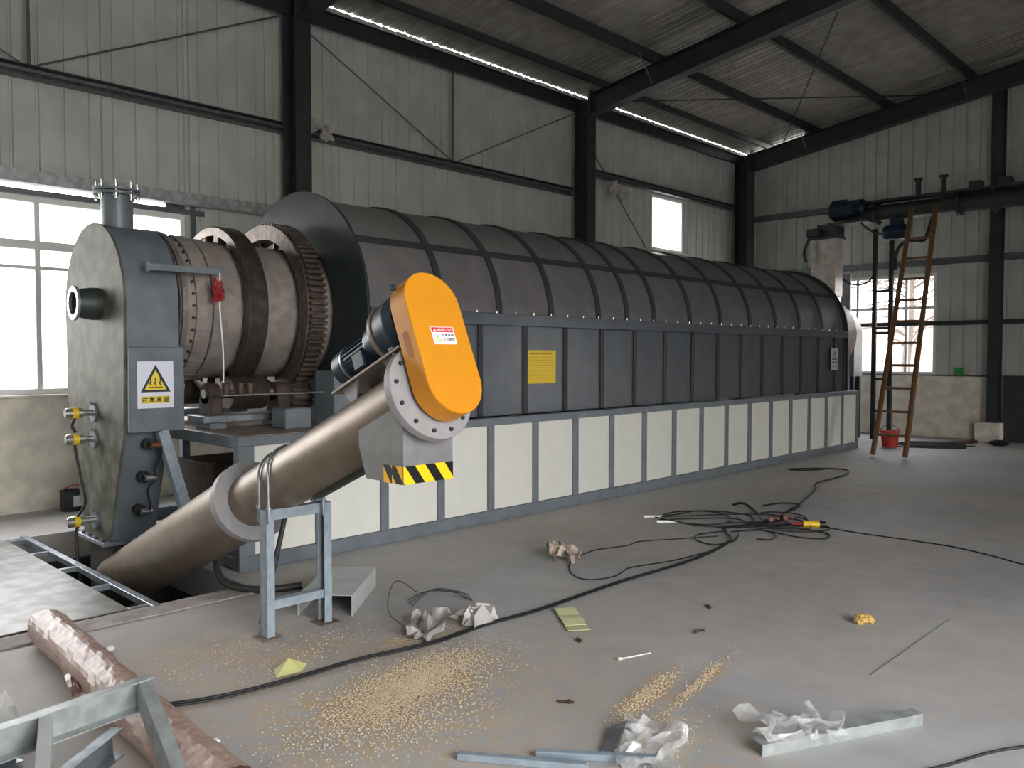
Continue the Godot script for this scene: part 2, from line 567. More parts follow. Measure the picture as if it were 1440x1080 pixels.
func slab(b: MB, x0: float, x1: float, z0: float, z1: float, y: float, th: float) -> void:
	var u := func(x: float, z: float) -> Vector2: return Vector2((x + 2.5) / 19.8, (z + 9.35) / 12.95)
	var A := Vector3(x0, y, z0)
	var B := Vector3(x1, y, z0)
	var C := Vector3(x1, y, z1)
	var D := Vector3(x0, y, z1)
	var U := Vector3.UP
	b.tri(A, B, C, U, U, U, u.call(x0, z0), u.call(x1, z0), u.call(x1, z1))
	b.tri(A, C, D, U, U, U, u.call(x0, z0), u.call(x1, z1), u.call(x0, z1))
	var dn := Vector3.DOWN * th
	for e in [[A, B, Vector3(0, 0, -1)], [B, C, Vector3(1, 0, 0)], [C, D, Vector3(0, 0, 1)], [D, A, Vector3(-1, 0, 0)]]:
		var nn: Vector3 = e[2]
		var p: Vector3 = e[0]
		var q: Vector3 = e[1]
		var up := u.call(p.x, p.z) as Vector2
		var uq := u.call(q.x, q.z) as Vector2
		b.tri(p, q, q + dn, nn, nn, nn, up, uq, uq)
		b.tri(p, q + dn, p + dn, nn, nn, nn, up, uq, up)
	b.quad(A + dn, B + dn, C + dn, D + dn, -U)


const PX0 := -0.6
const PX1 := 2.74
const PZ0 := -8.05
const PZ1 := -5.25
const X0 := -2.5
const X1 := 17.3
const ZL := -9.35
const ZR := 3.6


func roof_y(z: float) -> float:
	return 6.19 + 0.14 * (-absf(z + 2.88) + 6.48)


# one ribbed wall panel: a strip from u0 to u1 along the wall, y0 to y1; T maps (u, depth) so that +y of the polygon points into the room
func wall_panel(parent: Node, T: Transform3D, u0: float, u1: float, y0: float, y1: float, m: Material) -> void:
	var p := PackedVector2Array()
	var d := 0.085
	p.append(Vector2(u0 + 0.002, -d))
	p.append(Vector2(u1 - 0.002, -d))
	p.append(Vector2(u1 - 0.002, -0.012))
	p.append(Vector2(u1 - 0.012, 0.0))
	var g := ceilf(u1 / 0.24) - 1
	while g * 0.24 > u0 + 0.03:
		var c := g * 0.24
		if c < u1 - 0.03:
			p.append(Vector2(c + 0.02, 0.0))
			p.append(Vector2(c + 0.011, -0.02))
			p.append(Vector2(c - 0.011, -0.02))
			p.append(Vector2(c - 0.02, 0.0))
		g -= 1
	p.append(Vector2(u0 + 0.012, 0.0))
	p.append(Vector2(u0 + 0.002, -0.012))
	var b := MB.new()
	b.extrude(T * Transform3D(Basis(), Vector3(0, 0, y0)), p, y1 - y0)
	obj("panel", b, m, parent)


func build_shell() -> void:
	# floor with the pit left open
	var fb := MB.new()
	slab(fb, X0, X1, PZ1, ZR, 0, 0.25)
	slab(fb, PX1, X1, ZL, PZ1, 0, 0.25)
	slab(fb, X0, PX1, ZL, PZ0, 0, 0.25)
	slab(fb, X0, PX0, PZ0, PZ1, 0, 0.25)
	var fl := obj("floor", fb, floor_mat())
	tag(fl, "dusty grey concrete slab floor of the workshop with tan chaff scattered on it", "floor", "", "structure")
	var pb := MB.new()
	var dp := 1.3
	pb.box(Vector3((PX0 + PX1) / 2, -0.25 - dp / 2, PZ1 + 0.1), Vector3(PX1 - PX0 + 0.4, dp, 0.2), 0)
	pb.box(Vector3((PX0 + PX1) / 2, -0.25 - dp / 2, PZ0 - 0.1), Vector3(PX1 - PX0 + 0.4, dp, 0.2), 0)
	pb.box(Vector3(PX0 - 0.1, -0.25 - dp / 2, (PZ0 + PZ1) / 2), Vector3(0.2, dp, PZ1 - PZ0), 0)
	pb.box(Vector3(PX1 + 0.1, -0.25 - dp / 2, (PZ0 + PZ1) / 2), Vector3(0.2, dp, PZ1 - PZ0), 0)
	tag(obj("wall_pit", pb, M.pit), "dark concrete side walls of the sunken pit below the kiln head", "pit wall", "", "structure")
	var pf := MB.new()
	pf.box(Vector3((PX0 + PX1) / 2, -0.25 - dp - 0.1, (PZ0 + PZ1) / 2), Vector3(PX1 - PX0 + 0.4, 0.2, PZ1 - PZ0 + 0.4), 0)
	tag(obj("floor_pit", pf, M.pit), "dark concrete bottom of the sunken pit", "pit floor", "", "structure")
	# kerb strip along the front of the pit
	var kb := MB.new()
	kb.box(Vector3((X0 + 2.72) / 2, 0.006, -5.14), Vector3(2.72 - X0, 0.012, 0.2), 0.004)
	tag(obj("trim_1", kb, mat(Color(0.66, 0.62, 0.60), 0.8, 0.0, 0.15, 1.0)), "smooth cement strip along the front edge of the pit", "kerb", "", "structure")

	# left long wall: polygon x = world x, polygon y = into the room (+z), extruded upward
	var TL := Transform3D(Basis(Vector3.RIGHT, Vector3.BACK, Vector3.UP), Vector3(0, 0, ZL))
	var wl := thing("wall_left", "long wall of grey ribbed sheet panels above a plastered base, behind the kiln", "wall", Vector3(0, 0, ZL), "", "structure")
	org[wl] = Vector3(0, 0, ZL)
	var W1 := [-1.9, 4.16, 1.2, 3.22]
	var W2 := [13.47, 14.62, 3.69, 4.78]
	var cuts := [X0]
	var s := X0 + 0.96
	while s < X1 - 0.3:
		cuts.append(s)
		s += 0.96
	cuts.append(X1)
	for e in [W1[0], W1[1], W2[0], W2[1]]:
		cuts.append(e)
	cuts.sort()
	for i in cuts.size() - 1:
		var a: float = cuts[i]
		var c: float = cuts[i + 1]
		if c - a < 0.03:
			continue
		var mid := (a + c) / 2
		var lo := 1.2
		if mid > W1[0] and mid < W1[1]:
			lo = 3.345
		if mid > W2[0] and mid < W2[1]:
			wall_panel(wl, TL, a, c, 1.2, W2[2], M.wall)
			lo = W2[3]
		wall_panel(wl, TL, a, c, lo, 6.172, M.wall)
	var hb := MB.new()
	hb.box(Vector3((W1[0] + W1[1]) / 2 + 0.1, 3.255, ZL - 0.02), Vector3(W1[1] - W1[0] + 0.25, 0.06, 0.07), 0.003)
	hb.box(Vector3(W1[1] + 0.09, 2.9, ZL + 0.012), Vector3(0.05, 0.9, 0.025), 0.003)
	hb.box(Vector3(4.05, 3.315, ZL - 0.04), Vector3(0.22, 0.06, 0.06), 0.002)
	obj("header", hb, M.girt, wl)
	var pl := MB.new()
	pl.box(Vector3((X0 + X1) / 2, 0.6 - 0.0, ZL - 0.1), Vector3(X1 - X0 + 0.4, 1.2, 0.24), 0.006)
	obj("plinth", pl, M.plaster, wl)
	var fo := MB.new()
	var xx := X0
	while xx < X1:
		var ln := rng.randf_range(0.03, 0.12)
		fo.box(Vector3(xx + ln / 2, 6.175 + rng.randf() * 0.006, ZL - 0.04), Vector3(ln, rng.randf_range(0.010, 0.026), 0.05), 0.003)
		if rng.randf() < 0.12:
			fo.box(Vector3(xx + ln / 2, 6.17, ZL - 0.04), Vector3(ln * 0.5, 0.045, 0.05), 0.003)
		xx += ln + rng.randf_range(0.03, 0.2)
	obj("foam_filler", fo, M.purlin, wl, "stuff")

	# far wall: polygon x = -z, polygon y = toward -x
	var TB := Transform3D(Basis(Vector3(0, 0, -1), Vector3(-1, 0, 0), Vector3.UP), Vector3(X1, 0, 0))
	var wb := thing("wall_back", "far end wall of grey ribbed sheet panels above a plastered base, behind the ladder", "wall", Vector3(X1, 0, -3), "", "structure")
	var W3 := [5.29, 8.5, 1.22, 3.22]
	cuts = []
	s = -ZR
	while s < -ZL - 0.2:
		cuts.append(s)
		s += 0.96
	cuts.append(-ZL)
	cuts.append(W3[0])
	cuts.append(W3[1])
	cuts.append(8.0)
	cuts.sort()
	for i in cuts.size() - 1:
		var a: float = cuts[i]
		var c: float = cuts[i + 1]
		if c - a < 0.03:
			continue
		var mid := (a + c) / 2
		var top := minf(roof_y(-a), roof_y(-c)) + 0.03
		if a >= 7.99:
			top = minf(roof_y(-a), roof_y(-c)) - 0.06
		if mid > W3[0] and mid < W3[1]:
			wall_panel(wb, TB, a, c, W3[3], top, M.wall)
		else:
			wall_panel(wb, TB, a, c, 1.2, top, M.wall)
	var pl2 := MB.new()
	pl2.box(Vector3(X1 + 0.1, 0.6, (ZL + ZR) / 2), Vector3(0.24, 1.2, ZR - ZL), 0.006)
	obj("plinth", pl2, M.plaster, wb)
	var gt := MB.new()
	gt.bar(Vector3(X1 - 0.02, roof_y(-8.0) - 0.07, -8.0), Vector3(X1 - 0.02, roof_y(-2.88) - 0.07, -2.88), 0.03, 0.16)
	gt.bar(Vector3(X1 - 0.02, roof_y(-2.88) - 0.07, -2.88), Vector3(X1 - 0.02, roof_y(ZR) - 0.07, ZR), 0.03, 0.16)
	obj("gable_flashing", gt, M.steel, wb)
	var cap := MB.new()
	cap.box(Vector3(X1 - 0.03, 1.215, (ZL + ZR) / 2), Vector3(0.10, 0.03, ZR - ZL), 0.004)
	obj("ledge", cap, M.girt, wb)

	# the two walls behind the camera; the long one has the big open door that lights the hall
	var rw := thing("wall_right", "long wall behind the camera with the open delivery door", "wall", Vector3(0, 0, ZR), "", "structure")
	var D0 := DOOR[0]
	var D1 := DOOR[1]
	var DH := DOOR[2]
	var rb := MB.new()
	rb.box(Vector3((X0 + D0) / 2, 3.1, ZR + 0.06), Vector3(D0 - X0, 6.2, 0.12), 0)
	rb.box(Vector3((D1 + DOOR2[0]) / 2, 3.1, ZR + 0.06), Vector3(DOOR2[0] - D1, 6.2, 0.12), 0)
	rb.box(Vector3((DOOR2[1] + X1) / 2, 3.1, ZR + 0.06), Vector3(X1 - DOOR2[1], 6.2, 0.12), 0)
	rb.box(Vector3((DOOR2[0] + DOOR2[1]) / 2, (DOOR2[2] + 6.2) / 2, ZR + 0.06), Vector3(DOOR2[1] - DOOR2[0], 6.2 - DOOR2[2], 0.12), 0)
	rb.box(Vector3((D0 + D1) / 2, (DH + 6.2) / 2, ZR + 0.06), Vector3(D1 - D0, 6.2 - DH, 0.12), 0)
	obj("sheeting", rb, M.wall, rw)
	var fwb := MB.new()
	var poly := PackedVector2Array([Vector2(ZL - 0.1, 0), Vector2(ZR + 0.12, 0), Vector2(ZR + 0.12, roof_y(ZR) + 0.02), Vector2(-2.88, roof_y(-2.88) + 0.02), Vector2(ZL - 0.1, roof_y(ZL))])
	fwb.extrude(Transform3D(Basis(Vector3(0, 0, 1), Vector3.UP, Vector3(-1, 0, 0)), Vector3(X0, 0, 0)), poly, 0.12)
	tag(obj("wall_front", fwb, M.wall), "near end wall of the hall behind the camera", "wall", "", "structure")

	# roof of corrugated sheets
	var ce := thing("ceiling", "pitched roof of dull brown-grey corrugated sheets", "ceiling", Vector3(0, 6, 0), "", "structure")
	var rw2 := 0.9
	var nsheet := int(ceil((X1 + 0.06 - X0) / rw2))
	for i in nsheet:
		var a := X0 + i * rw2
		var c := minf(a + rw2, X1 + 0.06)
		for side in 2:
			var p := PackedVector2Array()
			var k := a
			var low := []
			while k < c - 0.001:
				var e := minf(k + 0.30, c)
				low.append(Vector2(k + 0.001, 0.0))
				if e - k > 0.25:
					low.append(Vector2(k + 0.13, 0.0))
					low.append(Vector2(k + 0.145, 0.014))
					low.append(Vector2(k + 0.165, 0.014))
					low.append(Vector2(k + 0.18, 0.0))
					low.append(Vector2(k + 0.255, 0.0))
					low.append(Vector2(k + 0.27, 0.02))
					low.append(Vector2(k + 0.288, 0.02))
				low.append(Vector2(e - 0.001, 0.0))
				k = e
			for q in low:
				p.append(q)
			p.append(Vector2(c - 0.001, 0.07))
			p.append(Vector2(a + 0.001, 0.07))
			var z0 := ZL - 0.01 if side == 0 else ZR + 0.12
			var z1 := -2.88
			var A := Vector3(0, roof_y(z0), z0)
			var B := Vector3(0, roof_y(z1), z1)
			var zz := (B - A).normalized()
			var bs := Basis(Vector3.RIGHT, zz.cross(Vector3.RIGHT), zz)
			if bs.y.y < 0:
				bs.y = -bs.y
			var b := MB.new()
			b.extrude(Transform3D(bs, A), p, (B - A).length())
			obj("roof_sheet", b, M.roof, ce)

	# windows
	window(1, "ribbon window with white frames beside the round kiln head", W1, [1.88, 2.62, 3.36], [[2.73, 0.09], [2.50, 0.035]], true)
	window(2, "small high window in the long wall above the far half of the kiln hood", W2, [], [], true)
	window(3, "window with white frame in the far end wall behind the bamboo ladder", W3, [5.86, 6.83, 7.78], [[2.55, 0.06]], false)


const DOOR := [-0.8, 3.9, 4.8]
const DOOR2 := [15.2, 16.7, 2.3]


func window(idx: int, label: String, W: Array, mull: Array, trans: Array, left: bool) -> void:
	var w: Node3D = thing("window_%d" % idx, label, "window", Vector3((W[0] + W[1]) / 2, W[2], ZL) if left else Vector3(X1, W[2], -(W[0] + W[1]) / 2), "", "structure")
	var at := func(u: float, y: float, d: float) -> Vector3:
		return Vector3(u, y, ZL - d) if left else Vector3(X1 + d, y, -u)
	var sz := func(u: float, y: float, d: float) -> Vector3:
		return Vector3(u, y, d) if left else Vector3(d, y, u)
	var b := MB.new()
	var ft := 0.06
	var cy: float = (W[2] + W[3]) / 2
	var cu: float = (W[0] + W[1]) / 2
	for u in [W[0] + ft / 2, W[1] - ft / 2]:
		b.box(at.call(u, cy, 0.045), sz.call(ft, W[3] - W[2], 0.08), 0.006)
	for y in [W[2] + ft / 2, W[3] - ft / 2]:
		b.box(at.call(cu, y, 0.045), sz.call(W[1] - W[0] - ft * 2, ft, 0.08), 0.006)
	obj("frame", b, M.pvc, w)
	for u in mull:
		var mb := MB.new()
		mb.box(at.call(u, cy, 0.045), sz.call(0.055, W[3] - W[2] - ft * 2, 0.07), 0.006)
		obj("mullion", mb, M.pvc, w)
	var us := [W[0] + ft]
	for u in mull:
		us.append(u)
	us.append(W[1] - ft)
	for t in trans:
		var mb := MB.new()
		mb.box(at.call(cu, t[0], 0.045), sz.call(W[1] - W[0] - ft * 2, t[1], 0.062), 0.005)
		obj("transom", mb, M.pvc, w)
	us.sort()
	for i in us.size() - 1:
		var g := MB.new()
		g.box(at.call((us[i] + us[i + 1]) / 2, cy, 0.05), sz.call(us[i + 1] - us[i], W[3] - W[2] - ft * 2, 0.006), 0)
		obj("pane", g, M.glass, w)
	var sl := MB.new()
	sl.box(at.call(cu, W[2] - 0.015, -0.02), sz.call(W[1] - W[0] + 0.1, 0.03, 0.12), 0.006)
	obj("sill", sl, M.plaster, w)


func isect(b: MB, a: Vector3, c: Vector3, wid: float, dep: float, hint: Vector3) -> void:
	# I section from a to c; dep along hint
	var z := (c - a).normalized()
	var y := (hint - z * hint.dot(z)).normalized()
	var x := y.cross(z)
	var B := Basis(x, y, z)
	var m := (a + c) / 2
	var L := (c - a).length()
	b.box(m + y * (dep / 2 - 0.006), Vector3(wid, 0.012, L), 0.002, B)
	b.box(m - y * (dep / 2 - 0.006), Vector3(wid, 0.012, L), 0.002, B)
	b.box(m, Vector3(0.01, dep - 0.024, L), 0.0, B)


func csect(b: MB, a: Vector3, c: Vector3, hei: float, lip: float, side: Vector3) -> void:
	# thin C channel from a to c, web upright, flanges toward side
	var z := (c - a).normalized()
	var y := Vector3.UP if absf(z.y) < 0.9 else Vector3.RIGHT
	y = (y - z * y.dot(z)).normalized()
	var x := y.cross(z)
	if x.dot(side) < 0:
		x = -x
	var B := Basis(x, y, x.cross(y))
	var m := (a + c) / 2
	var L := (c - a).length()
	b.box(m, Vector3(0.005, hei, L), 0.0, B)
	b.box(m + x * lip / 2 + y * (hei / 2 - 0.0025), Vector3(lip, 0.005, L), 0.0, B)
	b.box(m + x * lip / 2 - y * (hei / 2 - 0.0025), Vector3(lip, 0.005, L), 0.0, B)


func build_frame() -> void:
	var cx := [5.45, 11.05, 16.6]
	var cn := ["dark I-section wall column rising behind the round end plate of the kiln hood", "dark I-section wall column behind the middle of the kiln hood", "dark I-section corner column where the long wall meets the far end"]
	var rn := ["dark sloping roof beam on the column nearest the kiln drum, at the top edge", "dark sloping roof beam on the middle wall column", "dark sloping roof beam on the corner column, above the far end wall"]
	for i in 3:
		var x: float = cx[i]
		var t := thing("steel_column", cn[i], "column", Vector3(x, 0, -9.05), "steel portal columns")
		var b := MB.new()
		isect(b, Vector3(x, 0.02, -9.05), Vector3(x, 6.0, -9.05), 0.22 if i < 2 else 0.34, 0.3, Vector3.BACK)
		obj("shaft", b, M.steel, t)
		var p := MB.new()
		p.box(Vector3(x, 0.012, -9.05), Vector3(0.34, 0.024, 0.42), 0.003)
		obj("base_plate", p, M.steel, t)
		var k := MB.new()
		k.box(Vector3(x, 5.93, -8.88), Vector3(0.20, 0.36, 0.02), 0.002)
		obj("end_plate", k, M.steel, t)
		var off := -0.06 if i == 2 else 0.0
		var r := thing("roof_beam", rn[i], "beam", Vector3(x, 5.6, -8.9), "sloping roof beams")
		var rb := MB.new()
		var y0 := 5.895 + off
		isect(rb, Vector3(x, y0 - 0.03, -8.9), Vector3(x, y0 + 0.14 * 6.02, -2.88), 0.2, 0.35, Vector3.UP)
		obj("near_half", rb, M.steel, r)
		var rc := MB.new()
		isect(rc, Vector3(x, y0 + 0.14 * 6.02, -2.88), Vector3(x, y0 - 0.03, 3.4), 0.2, 0.35, Vector3.UP)
		obj("other_half", rc, M.steel, r)
		for q in [-7.6, -4.6]:
			var fb := MB.new()
			var ym: float = y0 + 0.14 * (q + 8.9)
			fb.bar(Vector3(x - 0.45, ym + 0.22, q), Vector3(x - 0.1, ym - 0.16, q), 0.03, 0.006, Vector3.BACK, 0.001)
			obj("fly_brace", fb, M.galv, r)
	# purlins and eaves beam
	var pz := [-9.17, -7.6, -6.1, -4.6, -3.1, -8.72]
	var pnm := ["dark eaves beam along the top of the long wall under the strip of daylight", "roof purlin nearest the long wall", "second roof purlin from the long wall", "third roof purlin from the long wall", "roof purlin next to the ridge", "slim roof purlin just inside the strip of daylight along the eaves"]
	for i in pz.size():
		var z: float = pz[i]
		var b := MB.new()
		var hh := 0.20 if i == 0 else (0.17 if i < 5 else 0.10)
		var y := 5.90 if i == 0 else roof_y(z) - 0.004 - hh / 2
		csect(b, Vector3(X0 + 0.01, y, z), Vector3(X1 - 0.02, y, z), hh, 0.06, Vector3.BACK if i == 0 else Vector3.FORWARD)
		if i > 0:
			b.box(Vector3((X0 + X1) / 2, y, z - 0.058), Vector3(X1 - X0 - 0.03, hh - 0.06, 0.004), 0)
		solo("eaves_beam" if i == 0 else "roof_purlin", b, M.steel if i == 0 else M.purlin, pnm[i], "beam" if i == 0 else "purlin", "" if i == 0 else "roof purlins")
	# sheeting rails
	var lr := [[4.44, X0 + 0.01, 11.0, "dark horizontal wall rail half-way up the long wall, left of the middle column"], [4.86, 11.1, X1 - 0.02, "dark horizontal wall rail just above the small high window"], [3.39, X0 + 0.01, X1 - 0.02, "galvanized horizontal wall rail just above the ribbon window"]]
	for i in 3:
		var b := MB.new()
		var q: Array = lr[i]
		csect(b, Vector3(q[1], q[0], -9.335), Vector3(q[2], q[0], -9.335), 0.12 if i < 2 else 0.13, 0.13, Vector3.BACK)
		b.box(Vector3((q[1] + q[2]) / 2, q[0], -9.202), Vector3(q[2] - q[1] - 0.03, 0.035 if i < 2 else 0.128, 0.005), 0)
		solo("wall_rail", b, M.girt if i < 2 else M.galv2, q[3], "wall rail")
	var by := [[4.68, 0.12, "uppermost horizontal rail on the far end wall, level with the high feed screw"], [3.43, 0.12, "horizontal rail on the far end wall just above the window"], [2.23, 0.08, "dark horizontal rail crossing the window in the far end wall"]]
	for i in 3:
		var b := MB.new()
		csect(b, Vector3(X1 - 0.01, by[i][0], -9.3), Vector3(X1 - 0.01, by[i][0], ZR - 0.02), by[i][1], 0.10, Vector3.LEFT)
		b.box(Vector3(X1 - 0.112, by[i][0], (-9.3 + ZR) / 2), Vector3(0.005, by[i][1] * 0.9, ZR + 9.26), 0)
		solo("wall_rail", b, M.girt if i < 2 else M.steel, by[i][2], "wall rail")
	# gable post on its pedestal
	var gp := thing("gable_post", "dark I-section post on a concrete pedestal against the far end wall, right of the ladder", "post", Vector3(17.05, 0, -4.2))
	var b1 := MB.new()
	isect(b1, Vector3(17.05, 0.36, -4.2), Vector3(17.05, 6.5, -4.2), 0.19, 0.24, Vector3.LEFT)
	obj("shaft", b1, M.steel, gp)
	var b2 := MB.new()
	b2.box(Vector3(17.05, 0.18, -4.26), Vector3(0.34, 0.36, 0.42), 0.01)
	obj("pedestal", b2, M.plaster, gp)
	# sag rods and wind bracing
	var rods := [["upright", [2.53, 4.5, -9.2], [2.53, 5.82, -9.2], 0.016, "thin upright tie rod from rail to eaves above the kiln head"],
		["slanted", [2.6, 4.5, -9.2], [5.3, 5.78, -9.2], 0.011, "thin slanted tie rod left of the column behind the hood end plate"],
		["slanted", [2.45, 4.5, -9.2], [-0.3, 5.78, -9.2], 0.011, "thin slanted tie rod at the left edge above the wall rail"],
		["upright", [8.15, 4.5, -9.2], [8.15, 5.82, -9.2], 0.02, "thin upright tie rod in the middle of the bay above the hood"],
		["slanted", [5.6, 5.75, -9.2], [8.1, 4.5, -9.2], 0.010, "thin tie rod slanting down from the column behind the hood end plate"],
		["slanted", [8.25, 4.5, -9.2], [10.9, 5.75, -9.2], 0.010, "thin tie rod slanting up to the middle column"],
		["slanted", [11.2, 5.45, -9.2], [13.25, 3.5, -9.2], 0.011, "thin rod slanting down between the middle column and the small high window"]]
	for r in rods:
		var b := MB.new()
		var p := Vector3(r[1][0], r[1][1], r[1][2])
		var q := Vector3(r[2][0], r[2][1], r[2][2])
		b.tube(p, q, r[3], r[3], 8)
		solo("tie_rod", b, M.girt, r[4], "tie rod", "tie rods of the long wall")
	var br := [[[11.1, 5.82, -8.3], [16.5, 6.35, -4.7], "thin bracing rod running nearly level under the far roof bay"], [[11.2, 6.27, -4.75], [16.45, 5.84, -8.2], "thin bracing rod crossing the far roof bay steeply"]]
	for r in br:
		var b := MB.new()
		b.tube(Vector3(r[0][0], r[0][1], r[0][2]), Vector3(r[1][0], r[1][1], r[1][2]), 0.012, 0.012, 8)
		solo("bracing_rod", b, M.steel, r[2], "bracing rod", "roof bracing rods")
	# scraps of plastic caught on the rail
	for k in [[5.62, 4.53, "pale crumpled plastic scrap caught on the wall rail at the nearest column", 31], [11.95, 4.62, "pale crumpled plastic scrap caught on the wall rail beside the middle column", 32]]:
		var b := MB.new()
		b.crumple(Transform3D(Basis(Vector3.RIGHT, Vector3.BACK, Vector3.DOWN), Vector3(k[0], k[1], -9.185)), 0.22, 0.22, 0.09, k[3], 7, 3.0)
		b.crumple(Transform3D(Basis(Vector3.RIGHT, Vector3.BACK, Vector3.DOWN), Vector3(k[0] + 0.3, k[1] - 0.06, -9.185)), 0.18, 0.2, 0.08, k[3] + 7, 7, 3.0)
		b.path(smooth([Vector3(k[0], k[1], -9.15), Vector3(k[0] + 0.15, k[1] + 0.03, -9.16), Vector3(k[0] + 0.3, k[1] - 0.04, -9.15)]), 0.006, 6)
		solo("plastic_scrap", b, mat(Color(0.75, 0.73, 0.72), 0.5), k[2], "scrap", "plastic scraps on the wall rail")


func build_outside() -> void:
	var g := MB.new()
	g.box(Vector3(8, -0.35, -3), Vector3(140, 0.2, 140), 0)
	# open ground lies below the slab and the pit is boxed off above it
	var gm := MB.new()
	for r in [[-60, 80, 3.75, 60], [-60, 80, -60, -9.6], [17.55, 80, -9.6, 3.75], [-60, -2.7, -9.6, 3.75]]:
		gm.box(Vector3((r[0] + r[1]) / 2.0, -0.15, (r[2] + r[3]) / 2.0), Vector3(r[1] - r[0], 0.2, r[3] - r[2]), 0)
	tag(obj("ground", gm, M.earth), "pale open ground outside the hall", "ground", "", "structure")
	# brick yard wall beyond the far window
	var im := Image.create_empty(256, 256, false, Image.FORMAT_RGB8)
	im.fill(Color(0.80, 0.76, 0.73))
	var bn := RandomNumberGenerator.new()
	bn.seed = 4
	for row in 16:
		for c in 9:
			var t := bn.randf_range(0.8, 1.1)
			var x := c * 32 - (16 if row % 2 else 0)
			im.fill_rect(Rect2i(maxi(x, 0), row * 16, 29 if x >= 0 else 13, 13), Color(0.74 * t, 0.60 * t, 0.55 * t))
	var bm := StandardMaterial3D.new()
	bm.albedo_texture = ImageTexture.create_from_image(im)
	bm.uv1_triplanar = true
	bm.uv1_scale = Vector3(0.5, 0.5, 0.5)
	bm.roughness = 0.9
	var yw := thing("yard_wall", "brick wall standing in the yard beyond the far window", "wall", Vector3(24, -0.05, -8))
	var b := MB.new()
	b.box(Vector3(24, 1.35, -9), Vector3(0.3, 2.8, 12), 0.01)
	obj("brickwork", b, bm, yw)
	var cp := MB.new()
	cp.box(Vector3(24, 2.79, -9), Vector3(0.4, 0.08, 12), 0.01)
	obj("coping", cp, M.plaster, yw)
	var tr := thing("bare_tree", "leafless tree with fine branches seen through the far window", "tree", Vector3(22.6, -0.05, -7.6))
	var tb := MB.new()
	tb.path(smooth([Vector3(22.6, -0.05, -7.6), Vector3(22.65, 1.2, -7.65), Vector3(22.6, 2.6, -7.55), Vector3(22.7, 4.6, -7.6)]), 0.11, 8)
	obj("trunk", tb, M.bark, tr)
	var r2 := RandomNumberGenerator.new()
	r2.seed = 12
	for k in 34:
		var y := r2.randf_range(1.6, 4.4)
		var a := r2.randf_range(0, TAU)
		var L := r2.randf_range(0.7, 1.7)
		var p := Vector3(22.63, y, -7.58)
		var d := Vector3(cos(a) * 0.5, r2.randf_range(0.0, 0.5), sin(a)).normalized()
		var e := p + d * L
		var bb := MB.new()
		bb.path(smooth([p, p + d * L * 0.5 + Vector3(0, 0.1, 0.05), e + Vector3(0, -0.1, 0)], 4), 0.022, 5)
		for q in 3:
			var s0 := p + d * L * (0.4 + 0.2 * q)
			bb.path([s0, s0 + Vector3(r2.randf_range(-0.2, 0.2), r2.randf_range(-0.1, 0.35), r2.randf_range(-0.4, 0.4))], 0.011, 4)
		obj("branch", bb, M.bark, tr)


const ZC := -6.86
const YC := 1.97
const HR := 1.1
const XT := Basis(Vector3(0, -1, 0), Vector3(1, 0, 0), Vector3(0, 0, 1))  # lathe axis y -> world +x


func along(x: float) -> Transform3D:
	return Transform3D(XT, Vector3(x, 1.99, ZC))


